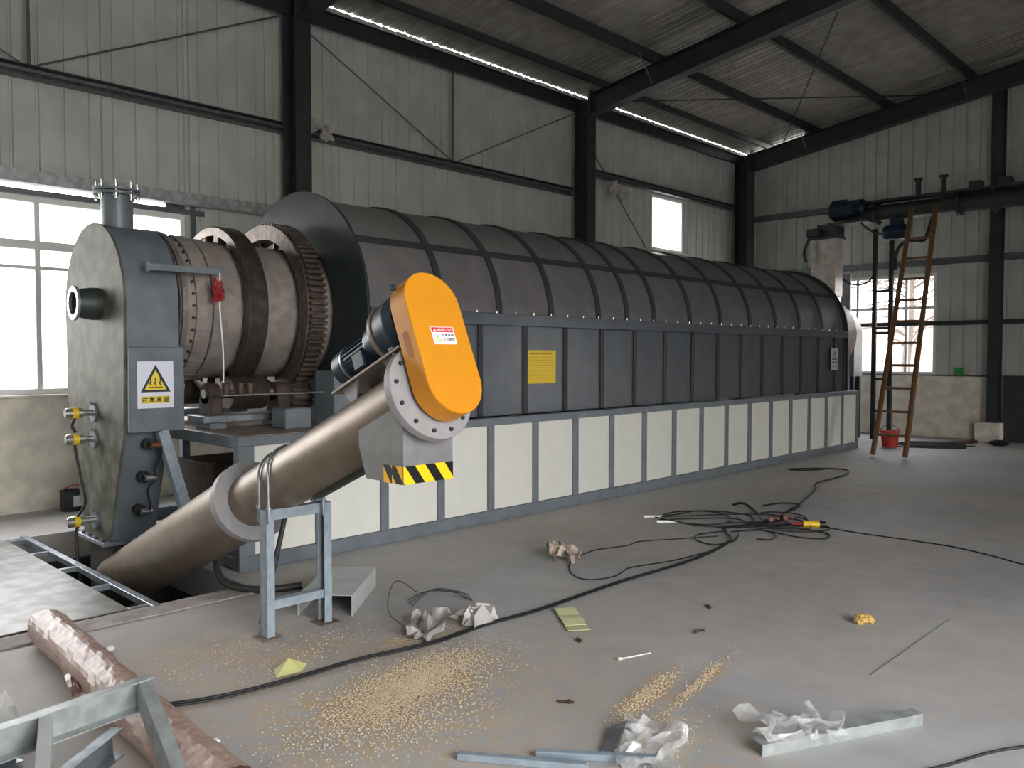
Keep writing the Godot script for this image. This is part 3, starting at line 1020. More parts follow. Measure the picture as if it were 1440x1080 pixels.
func build_kiln() -> void:
	var k := thing("rotary_kiln", "long grey rotary kiln under a ribbed half-round hood on a base of white panels", "kiln", Vector3(8.6, 0, ZC))
	var zf := -5.6
	var zb := -8.12
	var xa := 2.86
	var xb := 14.32
	var sp := 0.631
	# base frame
	for z in [zf - 0.04, zb + 0.04]:
		var b := MB.new()
		b.box(Vector3((xa + xb) / 2, 0.055, z), Vector3(xb - xa, 0.11, 0.08), 0.004)
		obj("bottom_rail", b, M.kiln, k)
		var c := MB.new()
		c.box(Vector3((xa + xb) / 2, 0.965, z), Vector3(xb - xa, 0.07, 0.08), 0.004)
		obj("top_rail", c, M.kiln, k)
	for x in [xa + 0.05, xb - 0.05]:
		for y in [0.055, 0.96]:
			var b := MB.new()
			b.box(Vector3(x, y, (zf + zb) / 2), Vector3(0.1, 0.09, zf - zb - 0.16), 0.004)
			obj("cross_rail", b, M.kiln, k)
	for i in 19:
		var x := 2.925 + sp * i
		for z in [zf - 0.04, zb + 0.04]:
			if z < -7 and i > 1 and i < 18:
				continue
			var b := MB.new()
			var w := 0.13 if i == 0 else 0.08
			b.box(Vector3(x, 0.52, z), Vector3(w, 0.82, 0.078), 0.004)
			obj("post", b, M.kiln, k)
		if i < 18:
			var p := MB.new()
			p.box(Vector3(x + sp / 2 + (0.012 if i == 0 else 0.0), 0.52, zf - 0.035), Vector3(sp - 0.085 - (0.025 if i == 0 else 0.0), 0.815, 0.03), 0.003)
			for cx in [-1, 1]:
				for cy in [-1, 1]:
					p.tube(Vector3(x + sp / 2 + cx * (sp / 2 - 0.075), 0.52 + cy * 0.375, zf - 0.02), Vector3(x + sp / 2 + cx * (sp / 2 - 0.075), 0.52 + cy * 0.375, zf - 0.017), 0.006, 0.005, 6)
			obj("white_panel", p, M.white, k)
	var far := MB.new()
	far.box(Vector3((4.1 + xb) / 2, 0.5, zb + 0.05), Vector3(xb - 4.1, 0.8, 0.03), 0.003)
	obj("back_panel", far, M.white, k)
	var ep := MB.new()
	ep.box(Vector3(4.13, 0.5, (zf + zb) / 2), Vector3(0.03, 0.84, zf - zb - 0.18), 0.003)
	obj("inner_panel", ep, M.kiln, k)
	var dk := MB.new()
	dk.box(Vector3(3.49, 1.004, (zf + zb) / 2), Vector3(1.22, 0.008, zf - zb - 0.02), 0.002)
	obj("deck_plate", dk, mat(Color(0.62, 0.55, 0.50), 0.5, 0.3, 0.2, 1.5), k)
	# brown ash box seen through the open end of the base
	var ash := MB.new()
	ash.box(Vector3(3.35, 0.40, -6.55), Vector3(0.6, 0.62, 1.1), 0.01)
	ash.bar(Vector3(3.03, 0.74, -6.35), Vector3(3.03, 0.1, -6.35), 0.03, 0.03, Vector3.BACK)
	ash.bar(Vector3(3.03, 0.74, -6.12), Vector3(3.03, 0.1, -6.12), 0.03, 0.03, Vector3.BACK)
	obj("ash_box", ash, M.oxide, k)
	# dark upright side below the hood
	var xu := 4.13
	var zu := -5.76
	for s in [zu, 2 * ZC - zu]:
		var inner := 1 if s > ZC else -1
		for i in range(1, 18):
			var x := 2.925 + sp * (i + 1)
			var x2 := minf(x + sp, 14.04)
			if i == 1:
				x = 4.14
			if inner < 0 or x > 14.0:
				continue
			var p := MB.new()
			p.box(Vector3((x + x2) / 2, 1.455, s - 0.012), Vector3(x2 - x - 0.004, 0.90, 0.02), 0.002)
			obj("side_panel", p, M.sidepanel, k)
			var q := MB.new()
			q.box(Vector3(x2 - 0.01, 1.455, s + 0.008), Vector3(0.055, 0.90, 0.03), 0.003)
			obj("side_post", q, M.hoodbar, k)
		if inner < 0:
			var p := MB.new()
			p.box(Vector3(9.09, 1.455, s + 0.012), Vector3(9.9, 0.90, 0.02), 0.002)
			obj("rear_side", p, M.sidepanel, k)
	var ra := MB.new()
	ra.box(Vector3((xu + 14.06) / 2, 1.955, zu + 0.03), Vector3(14.06 - xu, 0.115, 0.07), 0.004)
	obj("hood_rail", ra, M.sidepanel, k)
	var bo := MB.new()
	var bx := 4.3
	while bx < 14.0:
		bo.tube(Vector3(bx, 2.012, zu + 0.045), Vector3(bx, 2.026, zu + 0.045), 0.010, 0.010, 6)
		bo.tube(Vector3(bx, 2.026, zu + 0.045), Vector3(bx, 2.04, zu + 0.045), 0.005, 0.004, 6)
		bx += 0.266
	obj("rail_bolts", bo, M.bright, k, "stuff")
	# hood: one curved sheet between each pair of ribs
	var ribs := [4.14, 4.95, 5.70, 6.47, 7.27, 7.81, 8.36, 9.16, 9.92, 10.74, 11.52, 12.33, 13.16, 14.03]
	for i in ribs.size() - 1:
		var b := MB.new()
		var a: float = ribs[i]
		var c: float = ribs[i + 1]
		# lathe about +x: angle 0 is down, PI/2 is +z, PI is up
		b.lathe(Transform3D(XT, Vector3(0, YC, ZC)), [Vector2(HR, a), Vector2(HR, c)], 40, PI * 0.5, PI * 1.5)
		b.lathe(Transform3D(XT, Vector3(0, YC, ZC)), [Vector2(HR - 0.008, c), Vector2(HR - 0.008, a)], 40, PI * 0.5, PI * 1.5)
		obj("hood_sheet", b, M.hood, k)
	for i in range(1, ribs.size()):
		var b := MB.new()
		var x: float = ribs[i]
		var e := 0.035
		b.lathe(Transform3D(XT, Vector3(0, YC, ZC)), [Vector2(HR - 0.002, x - e), Vector2(HR + 0.022, x - e), Vector2(HR + 0.022, x + e), Vector2(HR - 0.002, x + e)], 40, PI * 0.5, PI * 1.5)
		obj("hood_rib", b, M.hoodbar, k)
	for th in [36.0, 90.0, 144.0]:
		var b := MB.new()
		var a := deg_to_rad(th)
		var d := Vector3(0, sin(a), cos(a))
		b.box(Vector3((4.14 + 14.03) / 2, YC, ZC) + d * (HR + 0.006), Vector3(9.89, 0.014, 0.075), 0.002, Basis(Vector3.RIGHT, d, Vector3.RIGHT.cross(d)))
		obj("hood_bar", b, M.hoodbar, k)
	# end plates
	for x in [4.10, 14.07]:
		var p := PackedVector2Array()
		var R := HR + 0.055
		for i in 49:
			var a := PI * i / 48.0
			p.append(Vector2(R * cos(a), YC + R * sin(a)))
		p.append(Vector2(-R, 1.0))
		p.append(Vector2(R, 1.0))
		var hb := MB.new()
		# ring part with a hole for the drum: split into two halves
		for half in [1.0, -1.0]:
			var h := PackedVector2Array()
			for i in 25:
				var a := PI * 0.5 - PI * 0.5 * i / 24.0
				h.append(Vector2(half * R * cos(a), YC + R * sin(a)))
			h.append(Vector2(half * R, 1.0))
			h.append(Vector2(0, 1.0))
			for i in 25:
				var a := -PI * 0.5 + PI * i / 24.0
				h.append(Vector2(half * 0.66 * cos(a), 1.99 + 0.66 * sin(a)))
			hb.extrude(Transform3D(Basis(Vector3(0, 0, 1), Vector3.UP, Vector3(-1, 0, 0)), Vector3(x + 0.02, 0, ZC)), h, 0.03)
		obj("end_plate", hb, mat(Color(0.19, 0.215, 0.225), 0.55, 0.0, 0.1, 0.8, 0.35), k)
	# drum
	var d := MB.new()
	d.lathe(along(0), [Vector2(0.0, 2.74), Vector2(0.60, 2.74), Vector2(0.60, 3.12), Vector2(0.585, 3.13), Vector2(0.585, 4.4)], 64)
	obj("drum", d, M.drum, k)
	var fr := MB.new()
	fr.lathe(along(0), [Vector2(0.59, 2.745), Vector2(0.635, 2.745), Vector2(0.635, 2.775), Vector2(0.59, 2.775)], 64)
	fr.lathe(along(0), [Vector2(0.59, 2.785), Vector2(0.612, 2.785), Vector2(0.612, 2.80), Vector2(0.59, 2.80)], 64)
	obj("seal_ring", fr, mat(Color(0.52, 0.50, 0.48), 0.5, 0.4, 0.2, 2.0), k)
	var st := MB.new()
	for x in [2.86, 2.995]:
		st.lathe(along(0), [Vector2(0.598, x), Vector2(0.606, x), Vector2(0.606, x + 0.012), Vector2(0.598, x + 0.012)], 64)
	obj("seal_band", st, M.gear, k)
	var fb := MB.new()
	for i in 40:
		var a := TAU * i / 40.0
		var dd := Vector3(0, sin(a), cos(a))
		var c := Vector3(2.84, 1.99, ZC) + dd * 0.603
		fb.tube(c, c + dd * 0.016, 0.013, 0.012, 6)
	obj("ring_bolts", fb, M.steel, k, "stuff")
	var leaf := MB.new()
	leaf.box(Vector3.ZERO, Vector3(0.125, 0.004, 0.104), 0.0)
	var lm := leaf.mesh()
	for i in 40:
		var a := TAU * (i + 0.5) / 40.0
		var dd := Vector3(0, sin(a), cos(a))
		var o := MeshInstance3D.new()
		o.name = numbered(k, "seal_leaf")
		o.mesh = lm
		o.material_override = M.drum
		var bs := Basis(Vector3.RIGHT, dd, Vector3.RIGHT.cross(dd)) * Basis(Vector3.RIGHT, 0.06)
		o.transform = Transform3D(bs, Vector3(2.928, 1.99, ZC) + dd * 0.606 - (org[k] as Vector3))
		k.add_child(o, true)
	var ty := MB.new()
	ty.lathe(along(0), [Vector2(0.645, 3.25), Vector2(0.715, 3.25), Vector2(0.725, 3.262), Vector2(0.725, 3.408), Vector2(0.715, 3.42), Vector2(0.645, 3.42), Vector2(0.645, 3.25)], 72)
	obj("riding_ring", ty, M.tire, k)
	var pads := MB.new()
	for i in 16:
		var a := TAU * (i + 0.5) / 16.0
		var dd := Vector3(0, sin(a), cos(a))
		pads.box(Vector3(3.335, 1.99, ZC) + dd * 0.617, Vector3(0.15, 0.06, 0.09), 0.003, Basis(Vector3.RIGHT, dd, Vector3.RIGHT.cross(dd)))
		pads.box(Vector3(3.83, 1.99, ZC) + dd * 0.63, Vector3(0.05, 0.10, 0.02), 0.003, Basis(Vector3.RIGHT, dd, Vector3.RIGHT.cross(dd)))
	obj("ring_pads", pads, M.gear, k, "stuff")
	var ge := MB.new()
	ge.lathe(along(0), [Vector2(0.66, 3.74), Vector2(0.79, 3.74), Vector2(0.79, 3.755), Vector2(0.765, 3.76), Vector2(0.765, 3.93), Vector2(0.66, 3.93), Vector2(0.66, 3.74)], 90)
	var nt := 90
	for i in nt:
		var a := TAU * i / nt
		var dd := Vector3(0, sin(a), cos(a))
		ge.box(Vector3(3.85, 1.99, ZC) + dd * 0.785, Vector3(0.16, 0.05, 0.027), 0.004, Basis(Vector3.RIGHT, dd, Vector3.RIGHT.cross(dd)))
	obj("girth_gear", ge, M.gear, k)
	# carrying rollers, bearings and pinion on the deck
	for s in [-1, 1]:
		var rc := Vector3(3.335, 1.29, ZC + 0.46 * s)
		var r := MB.new()
		r.lathe(Transform3D(XT, rc), [Vector2(0, -0.16), Vector2(0.13, -0.16), Vector2(0.14, -0.15), Vector2(0.14, 0.15), Vector2(0.13, 0.16), Vector2(0, 0.16)], 28)
		var ro := obj("carrying_roller", r, M.tire, k)
		var ax := MB.new()
		ax.tube(rc + Vector3(-0.36, 0, 0), rc + Vector3(0.36, 0, 0), 0.04, 0.04, 14)
		obj("axle", ax, M.bright, ro)
		for e in [-0.3, 0.3]:
			var bb := MB.new()
			bb.box(rc + Vector3(e, -0.10, 0), Vector3(0.10, 0.15, 0.22), 0.01)
			bb.tube(rc + Vector3(e - 0.05, 0.0, 0), rc + Vector3(e + 0.05, 0.0, 0), 0.085, 0.085, 18)
			for q in [-0.08, 0.08]:
				bb.tube(rc + Vector3(e, -0.03, q), rc + Vector3(e, 0.0, q), 0.014, 0.014, 6)
			obj("bearing_block", bb, M.oxide, k)
		var bp := MB.new()
		bp.box(rc + Vector3(0, -0.20, 0), Vector3(0.86, 0.06, 0.30), 0.006)
		obj("bearing_base", bp, M.galv, k)
		for e in [-0.3, 0.3]:
			var bb := MB.new()
			bb.box(rc + Vector3(e, -0.255, 0), Vector3(0.14, 0.05, 0.26), 0.004)
			obj("base_foot", bb, M.kiln, k)
	var pn := MB.new()
	var pc := Vector3(3.84, 1.24, ZC + 0.42)
	pn.tube(pc - Vector3(0.1, 0, 0), pc + Vector3(0.1, 0, 0), 0.11, 0.11, 20)
	for i in 14:
		var a := TAU * i / 14
		var dd := Vector3(0, sin(a), cos(a))
		pn.box(pc + dd * 0.12, Vector3(0.2, 0.04, 0.028), 0.003, Basis(Vector3.RIGHT, dd, Vector3.RIGHT.cross(dd)))
	obj("pinion", pn, M.gear, k)
	var gb := MB.new()
	gb.box(Vector3(3.53, 1.09, -5.99), Vector3(0.24, 0.165, 0.22), 0.008)
	gb.box(Vector3(3.92, 1.24, -5.98), Vector3(0.16, 0.46, 0.30), 0.01)
	obj("pinion_bearing_stand", gb, M.kiln, k)
	var lo := MB.new()
	lo.bar(Vector3(2.95, 1.29, -6.02), Vector3(4.05, 1.29, -6.02), 0.05, 0.012)
	obj("guide_bar", lo, M.galv, k)
	for q in [[2.98, 1.35], [3.10, 1.35], [3.18, 1.34]]:
		var vb := MB.new()
		vb.tube(Vector3(q[0], 1.296, -6.02), Vector3(q[0], 1.38, -6.02), 0.028, 0.028, 12)
		vb.tube(Vector3(q[0] - 0.03, 1.37, -6.02), Vector3(q[0] + 0.03, 1.37, -6.02), 0.02, 0.02, 8)
		obj("grease_valve", vb, M.oxide, k)
	# far stub of the drum
	var sb := MB.new()
	sb.lathe(along(0), [Vector2(0.58, 14.0), Vector2(0.74, 14.2), Vector2(0.74, 15.5), Vector2(0.60, 15.56), Vector2(0.60, 15.76), Vector2(0.0, 15.76)], 48)
	obj("drum_tail", sb, M.drum, k)
	var tb := MB.new()
	tb.lathe(along(0), [Vector2(0.73, 14.32), Vector2(0.82, 14.32), Vector2(0.82, 14.38), Vector2(0.73, 14.38)], 48)
	for i in 40:
		var a := TAU * i / 40.0
		var c := Vector3(0, sin(a) * 0.78, cos(a) * 0.78) + Vector3(0, 1.99, ZC)
		tb.tube(c + Vector3(14.28, 0, 0), c + Vector3(14.42, 0, 0), 0.016, 0.016, 6)
	obj("tail_ring", tb, M.flange, k)
	# notices stuck on the side
	var im := Image.create_empty(256, 192, false, Image.FORMAT_RGB8)
	im.fill(Color(0.86, 0.74, 0.20))
	for q in [Rect2i(26, 16, 92, 7), Rect2i(126, 16, 62, 7), Rect2i(194, 17, 26, 6)]:
		im.fill_rect(q, Color(0.62, 0.48, 0.12))
	var r3 := RandomNumberGenerator.new()
	r3.seed = 3
	for row in 9:
		var x := 18
		while x < 226:
			var ln := r3.randi_range(6, 26)
			im.fill_rect(Rect2i(x, 40 + row * 15, mini(ln, 236 - x), 4), Color(0.76, 0.62, 0.20))
			x += ln + 5
	obj("notice_plate", plate(Vector3(6.085, 1.31, -5.752), Vector3(0.455, 0, 0), Vector3(0, 0.345, 0), Vector3.BACK, 0.004), img_mat(im), k).set_meta("label", "yellow notice sheet with lines of small print")
	var i2 := Image.create_empty(96, 160, false, Image.FORMAT_RGB8)
	i2.fill(Color(0.75, 0.77, 0.78))
	tri_fill(i2, Vector2(48, 14), Vector2(12, 84), Vector2(84, 84), Color(0.30, 0.32, 0.33))
	tri_fill(i2, Vector2(48, 34), Vector2(26, 76), Vector2(70, 76), Color(0.66, 0.67, 0.62))
	i2.fill_rect(Rect2i(0, 98, 96, 10), Color(0.33, 0.35, 0.38))
	i2.fill_rect(Rect2i(12, 122, 72, 22), Color(0.62, 0.63, 0.62))
	obj("warning_plate", plate(Vector3(13.42, 1.36, -5.72), Vector3(0.28, 0, 0), Vector3(0, 0.36, 0), Vector3.BACK, 0.004), img_mat(i2), k).set_meta("label", "small pale warning plate at the far end")


func build_head() -> void:
	var hz := -6.89
	var h := thing("discharge_housing", "round-topped grey discharge head sealing the near end of the kiln drum, standing over the pit", "kiln housing", Vector3(2.52, 0.15, hz))
	var R := 0.64
	var outline := func(r: float, y1: float, tp: bool) -> PackedVector2Array:
		var p := PackedVector2Array()
		for i in 41:
			var a := PI * i / 40.0
			p.append(Vector2(r * cos(a), 2.0 + r * sin(a)))
		if tp:
			p.append(Vector2(-r * 0.96, 1.25))
			p.append(Vector2(-0.27, y1))
			p.append(Vector2(0.27, y1))
			p.append(Vector2(r * 0.93, 1.03))
		else:
			p.append(Vector2(-r * 0.97, y1))
			p.append(Vector2(r * 1.0, y1))
		return p
	var ex := func(x: float) -> Transform3D:
		return Transform3D(Basis(Vector3(0, 0, 1), Vector3.UP, Vector3(1, 0, 0)), Vector3(x, 0, hz))
	var f := MB.new()
	f.extrude(ex.call(2.31), outline.call(R, 0.15, true), 0.02)
	obj("front_plate", f, M.headface, h)
	var b := MB.new()
	b.extrude(ex.call(2.331), outline.call(R - 0.012, 1.30, false), 0.39)
	obj("body", b, M.head, h)
	var sd := MB.new()
	sd.box(Vector3(2.535, 1.345, hz + R + 0.006), Vector3(0.41, 0.64, 0.05), 0.006)
	obj("side_box", sd, M.head, h)
	var c := MB.new()
	var cp := PackedVector2Array([Vector2(-0.59, 1.30), Vector2(-0.262, 0.16), Vector2(0.262, 0.16), Vector2(0.575, 1.03), Vector2(0.62, 1.30)])
	c.extrude(ex.call(2.331), cp, 0.33)
	obj("chute", c, M.head, h)
	var bf := MB.new()
	for z in [-0.285, 0.285]:
		bf.bar(Vector3(2.29, 0.145, hz + z), Vector3(2.67, 0.145, hz + z), 0.06, 0.03)
	for x in [2.29, 2.68]:
		bf.bar(Vector3(x, 0.145, hz - 0.31), Vector3(x, 0.145, hz + 0.31), 0.07, 0.03)
	var bfo := obj("bottom_flange", bf, M.galv, h)
	var fbm := MB.new()
	for i in 4:
		fbm.tube(Vector3(2.285, 0.16, hz - 0.22 + 0.15 * i), Vector3(2.285, 0.175, hz - 0.22 + 0.15 * i), 0.014, 0.014, 6)
	obj("flange_bolts", fbm, M.steel, bfo, "stuff")
	var ch := MB.new()
	ch.box(Vector3(2.49, -0.1, hz), Vector3(0.30, 0.46, 0.48), 0.004)
	obj("outlet", ch, M.pit, h)
	# nozzle on the front
	var nx := Transform3D(Basis(Vector3(0, 1, 0), Vector3(-1, 0, 0), Vector3(0, 0, 1)), Vector3(2.315, 2.0, hz + 0.13))
	var nz := MB.new()
	nz.lathe(nx, [Vector2(0.125, 0.0), Vector2(0.125, 0.06), Vector2(0.122, 0.08), Vector2(0.105, 0.17), Vector2(0.09, 0.17), Vector2(0.09, 0.02), Vector2(0.0, 0.02)], 32)
	var nzo := obj("nozzle", nz, M.sheetdark, h)
	var nf := MB.new()
	nf.lathe(nx, [Vector2(0.09, 0.17), Vector2(0.128, 0.17), Vector2(0.133, 0.175), Vector2(0.133, 0.187), Vector2(0.128, 0.192), Vector2(0.09, 0.192), Vector2(0.09, 0.17)], 32)
	obj("nozzle_flange", nf, M.galv, nzo)
	# pipe on top
	var tp := MB.new()
	var tx := Transform3D(Basis(), Vector3(2.5, 2.56, hz + 0.02))
	tp.lathe(tx, [Vector2(0.118, 0), Vector2(0.118, 0.33), Vector2(0.098, 0.33), Vector2(0.098, 0.0)], 32)
	var tpo := obj("top_pipe", tp, M.head, h)
	var tf := MB.new()
	for y in [0.315, 0.345]:
		tf.lathe(tx, [Vector2(0.0, y), Vector2(0.175, y), Vector2(0.175, y + 0.02), Vector2(0.0, y + 0.02)], 36)
	obj("pipe_flange", tf, M.head, tpo)
	var tb := MB.new()
	for i in 8:
		var a := TAU * (i + 0.5) / 8
		var q := Vector3(2.5 + cos(a) * 0.15, 2.56, hz + 0.02 + sin(a) * 0.15)
		tb.tube(q + Vector3(0, 0.27, 0), q + Vector3(0, 0.42, 0), 0.010, 0.010, 6)
		tb.tube(q + Vector3(0, 0.365, 0), q + Vector3(0, 0.385, 0), 0.02, 0.02, 6)
		tb.tube(q + Vector3(0, 0.295, 0), q + Vector3(0, 0.315, 0), 0.02, 0.02, 6)
	obj("flange_bolts", tb, M.bright, tpo, "stuff")
	# level sensors on the front, two high and one low
	for y in [1.15, 0.945, 0.30]:
		var p := Vector3(2.31, y, hz)
		var s := MB.new()
		s.tube(p + Vector3(-0.09, 0, 0), p + Vector3(-0.20, 0, 0), 0.042, 0.042, 16)
		s.tube(p + Vector3(-0.20, 0, 0), p + Vector3(-0.215, 0, 0), 0.042, 0.03, 16)
		s.tube(p + Vector3(-0.09, 0, 0), p + Vector3(0.0, 0, 0), 0.026, 0.026, 12)
		var so := obj("level_sensor", s, M.bright, h)
		var ye := MB.new()
		ye.tube(p + Vector3(-0.125, 0, 0), p + Vector3(-0.165, 0, 0), 0.0435, 0.0435, 16)
		obj("yellow_band", ye, M.plugyellow, so)
		var fl := MB.new()
		fl.tube(p + Vector3(-0.018, 0, 0), p + Vector3(-0.001, 0, 0), 0.075, 0.075, 20)
		fl.tube(p + Vector3(-0.03, 0.06, 0), p + Vector3(-0.03, 0.09, 0), 0.012, 0.012, 6)
		obj("sensor_flange", fl, M.head, so)
	var cb := MB.new()
	cb.path(smooth([Vector3(2.16, 0.90, hz), Vector3(2.165, 0.82, hz + 0.02), Vector3(2.19, 0.62, hz + 0.05), Vector3(2.21, 0.45, hz + 0.06), Vector3(2.17, 0.34, hz + 0.01)]), 0.012, 8)
	obj("sensor_cable", cb, M.cable, h)
	var cb2 := MB.new()
	cb2.path(smooth([Vector3(2.165, 1.11, hz), Vector3(2.15, 1.05, hz - 0.02), Vector3(2.17, 1.0, hz)]), 0.012, 8)
	obj("sensor_cable", cb2, M.cable, h)
	var cb3 := MB.new()
	cb3.path(smooth([Vector3(2.17, 0.26, hz), Vector3(2.16, 0.16, hz), Vector3(2.17, -0.15, hz + 0.03), Vector3(2.2, -0.5, hz + 0.06), Vector3(2.3, -0.7, hz + 0.1)]), 0.013, 8)
	obj("sensor_cable", cb3, M.cable, h)
	# three small glands down the side of the chute
	var gl := [[0.93, -6.295], [0.67, -6.405], [0.40, -6.50]]
	for i in 3:
		var p := Vector3(2.49, gl[i][0], gl[i][1])
		var g := MB.new()
		g.tube(p + Vector3(0, 0, -0.03), p + Vector3(0, 0.0, 0.03), 0.045, 0.045, 16)
		g.tube(p + Vector3(0, 0, 0.03), p + Vector3(0, 0, 0.10), 0.022, 0.022, 10)
		var go := obj("side_sensor", g, M.black, h)
		var gt := MB.new()
		gt.tube(p + Vector3(-0.02, 0, 0.10), p + Vector3(0.06, 0, 0.10), 0.026, 0.026, 10)
		obj("sensor_cap", gt, mat(Color(0.55, 0.38, 0.30), 0.3, 0.7) if i == 0 else M.bright, go)
	var gc := MB.new()
	gc.path(smooth([Vector3(2.53, 0.93, -6.18), Vector3(2.55, 0.84, -6.22), Vector3(2.53, 0.74, -6.28), Vector3(2.54, 0.66, -6.29), Vector3(2.50, 0.58, -6.34), Vector3(2.52, 0.46, -6.36), Vector3(2.53, 0.40, -6.39)]), 0.009, 6)
	obj("sensor_cable", gc, M.cable, h)
	# bent bar over the seal, with the white cord and red tag
	var lb := MB.new()
	lb.box(Vector3(2.74, 2.26, -6.17), Vector3(0.58, 0.05, 0.012), 0.002)
	lb.box(Vector3(2.455, 2.26, -6.19), Vector3(0.02, 0.075, 0.06), 0.002)
	obj("pointer_bar", lb, M.head, h)
	var cd := MB.new()
	cd.path(smooth([Vector3(3.01, 2.25, -6.16), Vector3(3.005, 2.0, -6.16), Vector3(3.02, 1.6, -6.14), Vector3(3.01, 1.3, -6.13)], 4), 0.006, 6)
	obj("white_cord", cd, M.ptfe, h)
	var rt := MB.new()
	rt.crumple(Transform3D(Basis(Vector3.RIGHT, Vector3.BACK, Vector3.UP), Vector3(2.985, 2.11, -6.15)), 0.09, 0.17, 0.02, 5, 6, 2.0)
	obj("red_tag", rt, M.redtag, h)
	# warning sign
	var im := Image.create_empty(256, 336, false, Image.FORMAT_RGB8)
	im.fill(Color(0.86, 0.87, 0.93))
	tri_fill(im, Vector2(128, 24), Vector2(22, 220), Vector2(234, 220), Color(0.12, 0.12, 0.16))
	tri_fill(im, Vector2(128, 62), Vector2(50, 204), Vector2(206, 204), Color(0.90, 0.80, 0.22))
	for q in 3:
		var w0: float = 92 + q * 34
		stroke(im, [Vector2(0, 0), Vector2(0.6, 2), Vector2(-0.5, 4), Vector2(0.5, 6)], Vector2(w0, 124), 8, 7, Color(0.25, 0.2, 0.1))
	im.fill_rect(Rect2i(78, 184, 100, 8), Color(0.25, 0.2, 0.1))
	im.fill_rect(Rect2i(24, 250, 206, 52), Color(0.90, 0.80, 0.22))
	write(im, "注意高温", Vector2(32, 256), 40, 50, 5, Color(0.15, 0.14, 0.12))
	obj("warning_sign", plate(Vector3(2.385, 1.205, hz + R + 0.031), Vector3(0.27, 0, 0), Vector3(0, 0.352, 0), Vector3.BACK, 0.003), img_mat(im), h).set_meta("label", "white sign with a yellow warning triangle and 注意高温")
	# slanting leg at the back of the head
	var lg := MB.new()
	lg.bar(Vector3(2.56, 1.03, -6.22), Vector3(2.80, 0.02, -6.10), 0.08, 0.08, Vector3.BACK)
	obj("leg", lg, M.standgrey, h)
	var l2 := MB.new()
	l2.bar(Vector3(2.60, 1.3, -7.5), Vector3(2.80, 0.02, -7.6), 0.08, 0.08, Vector3.BACK)
	obj("leg", l2, M.standgrey, h)


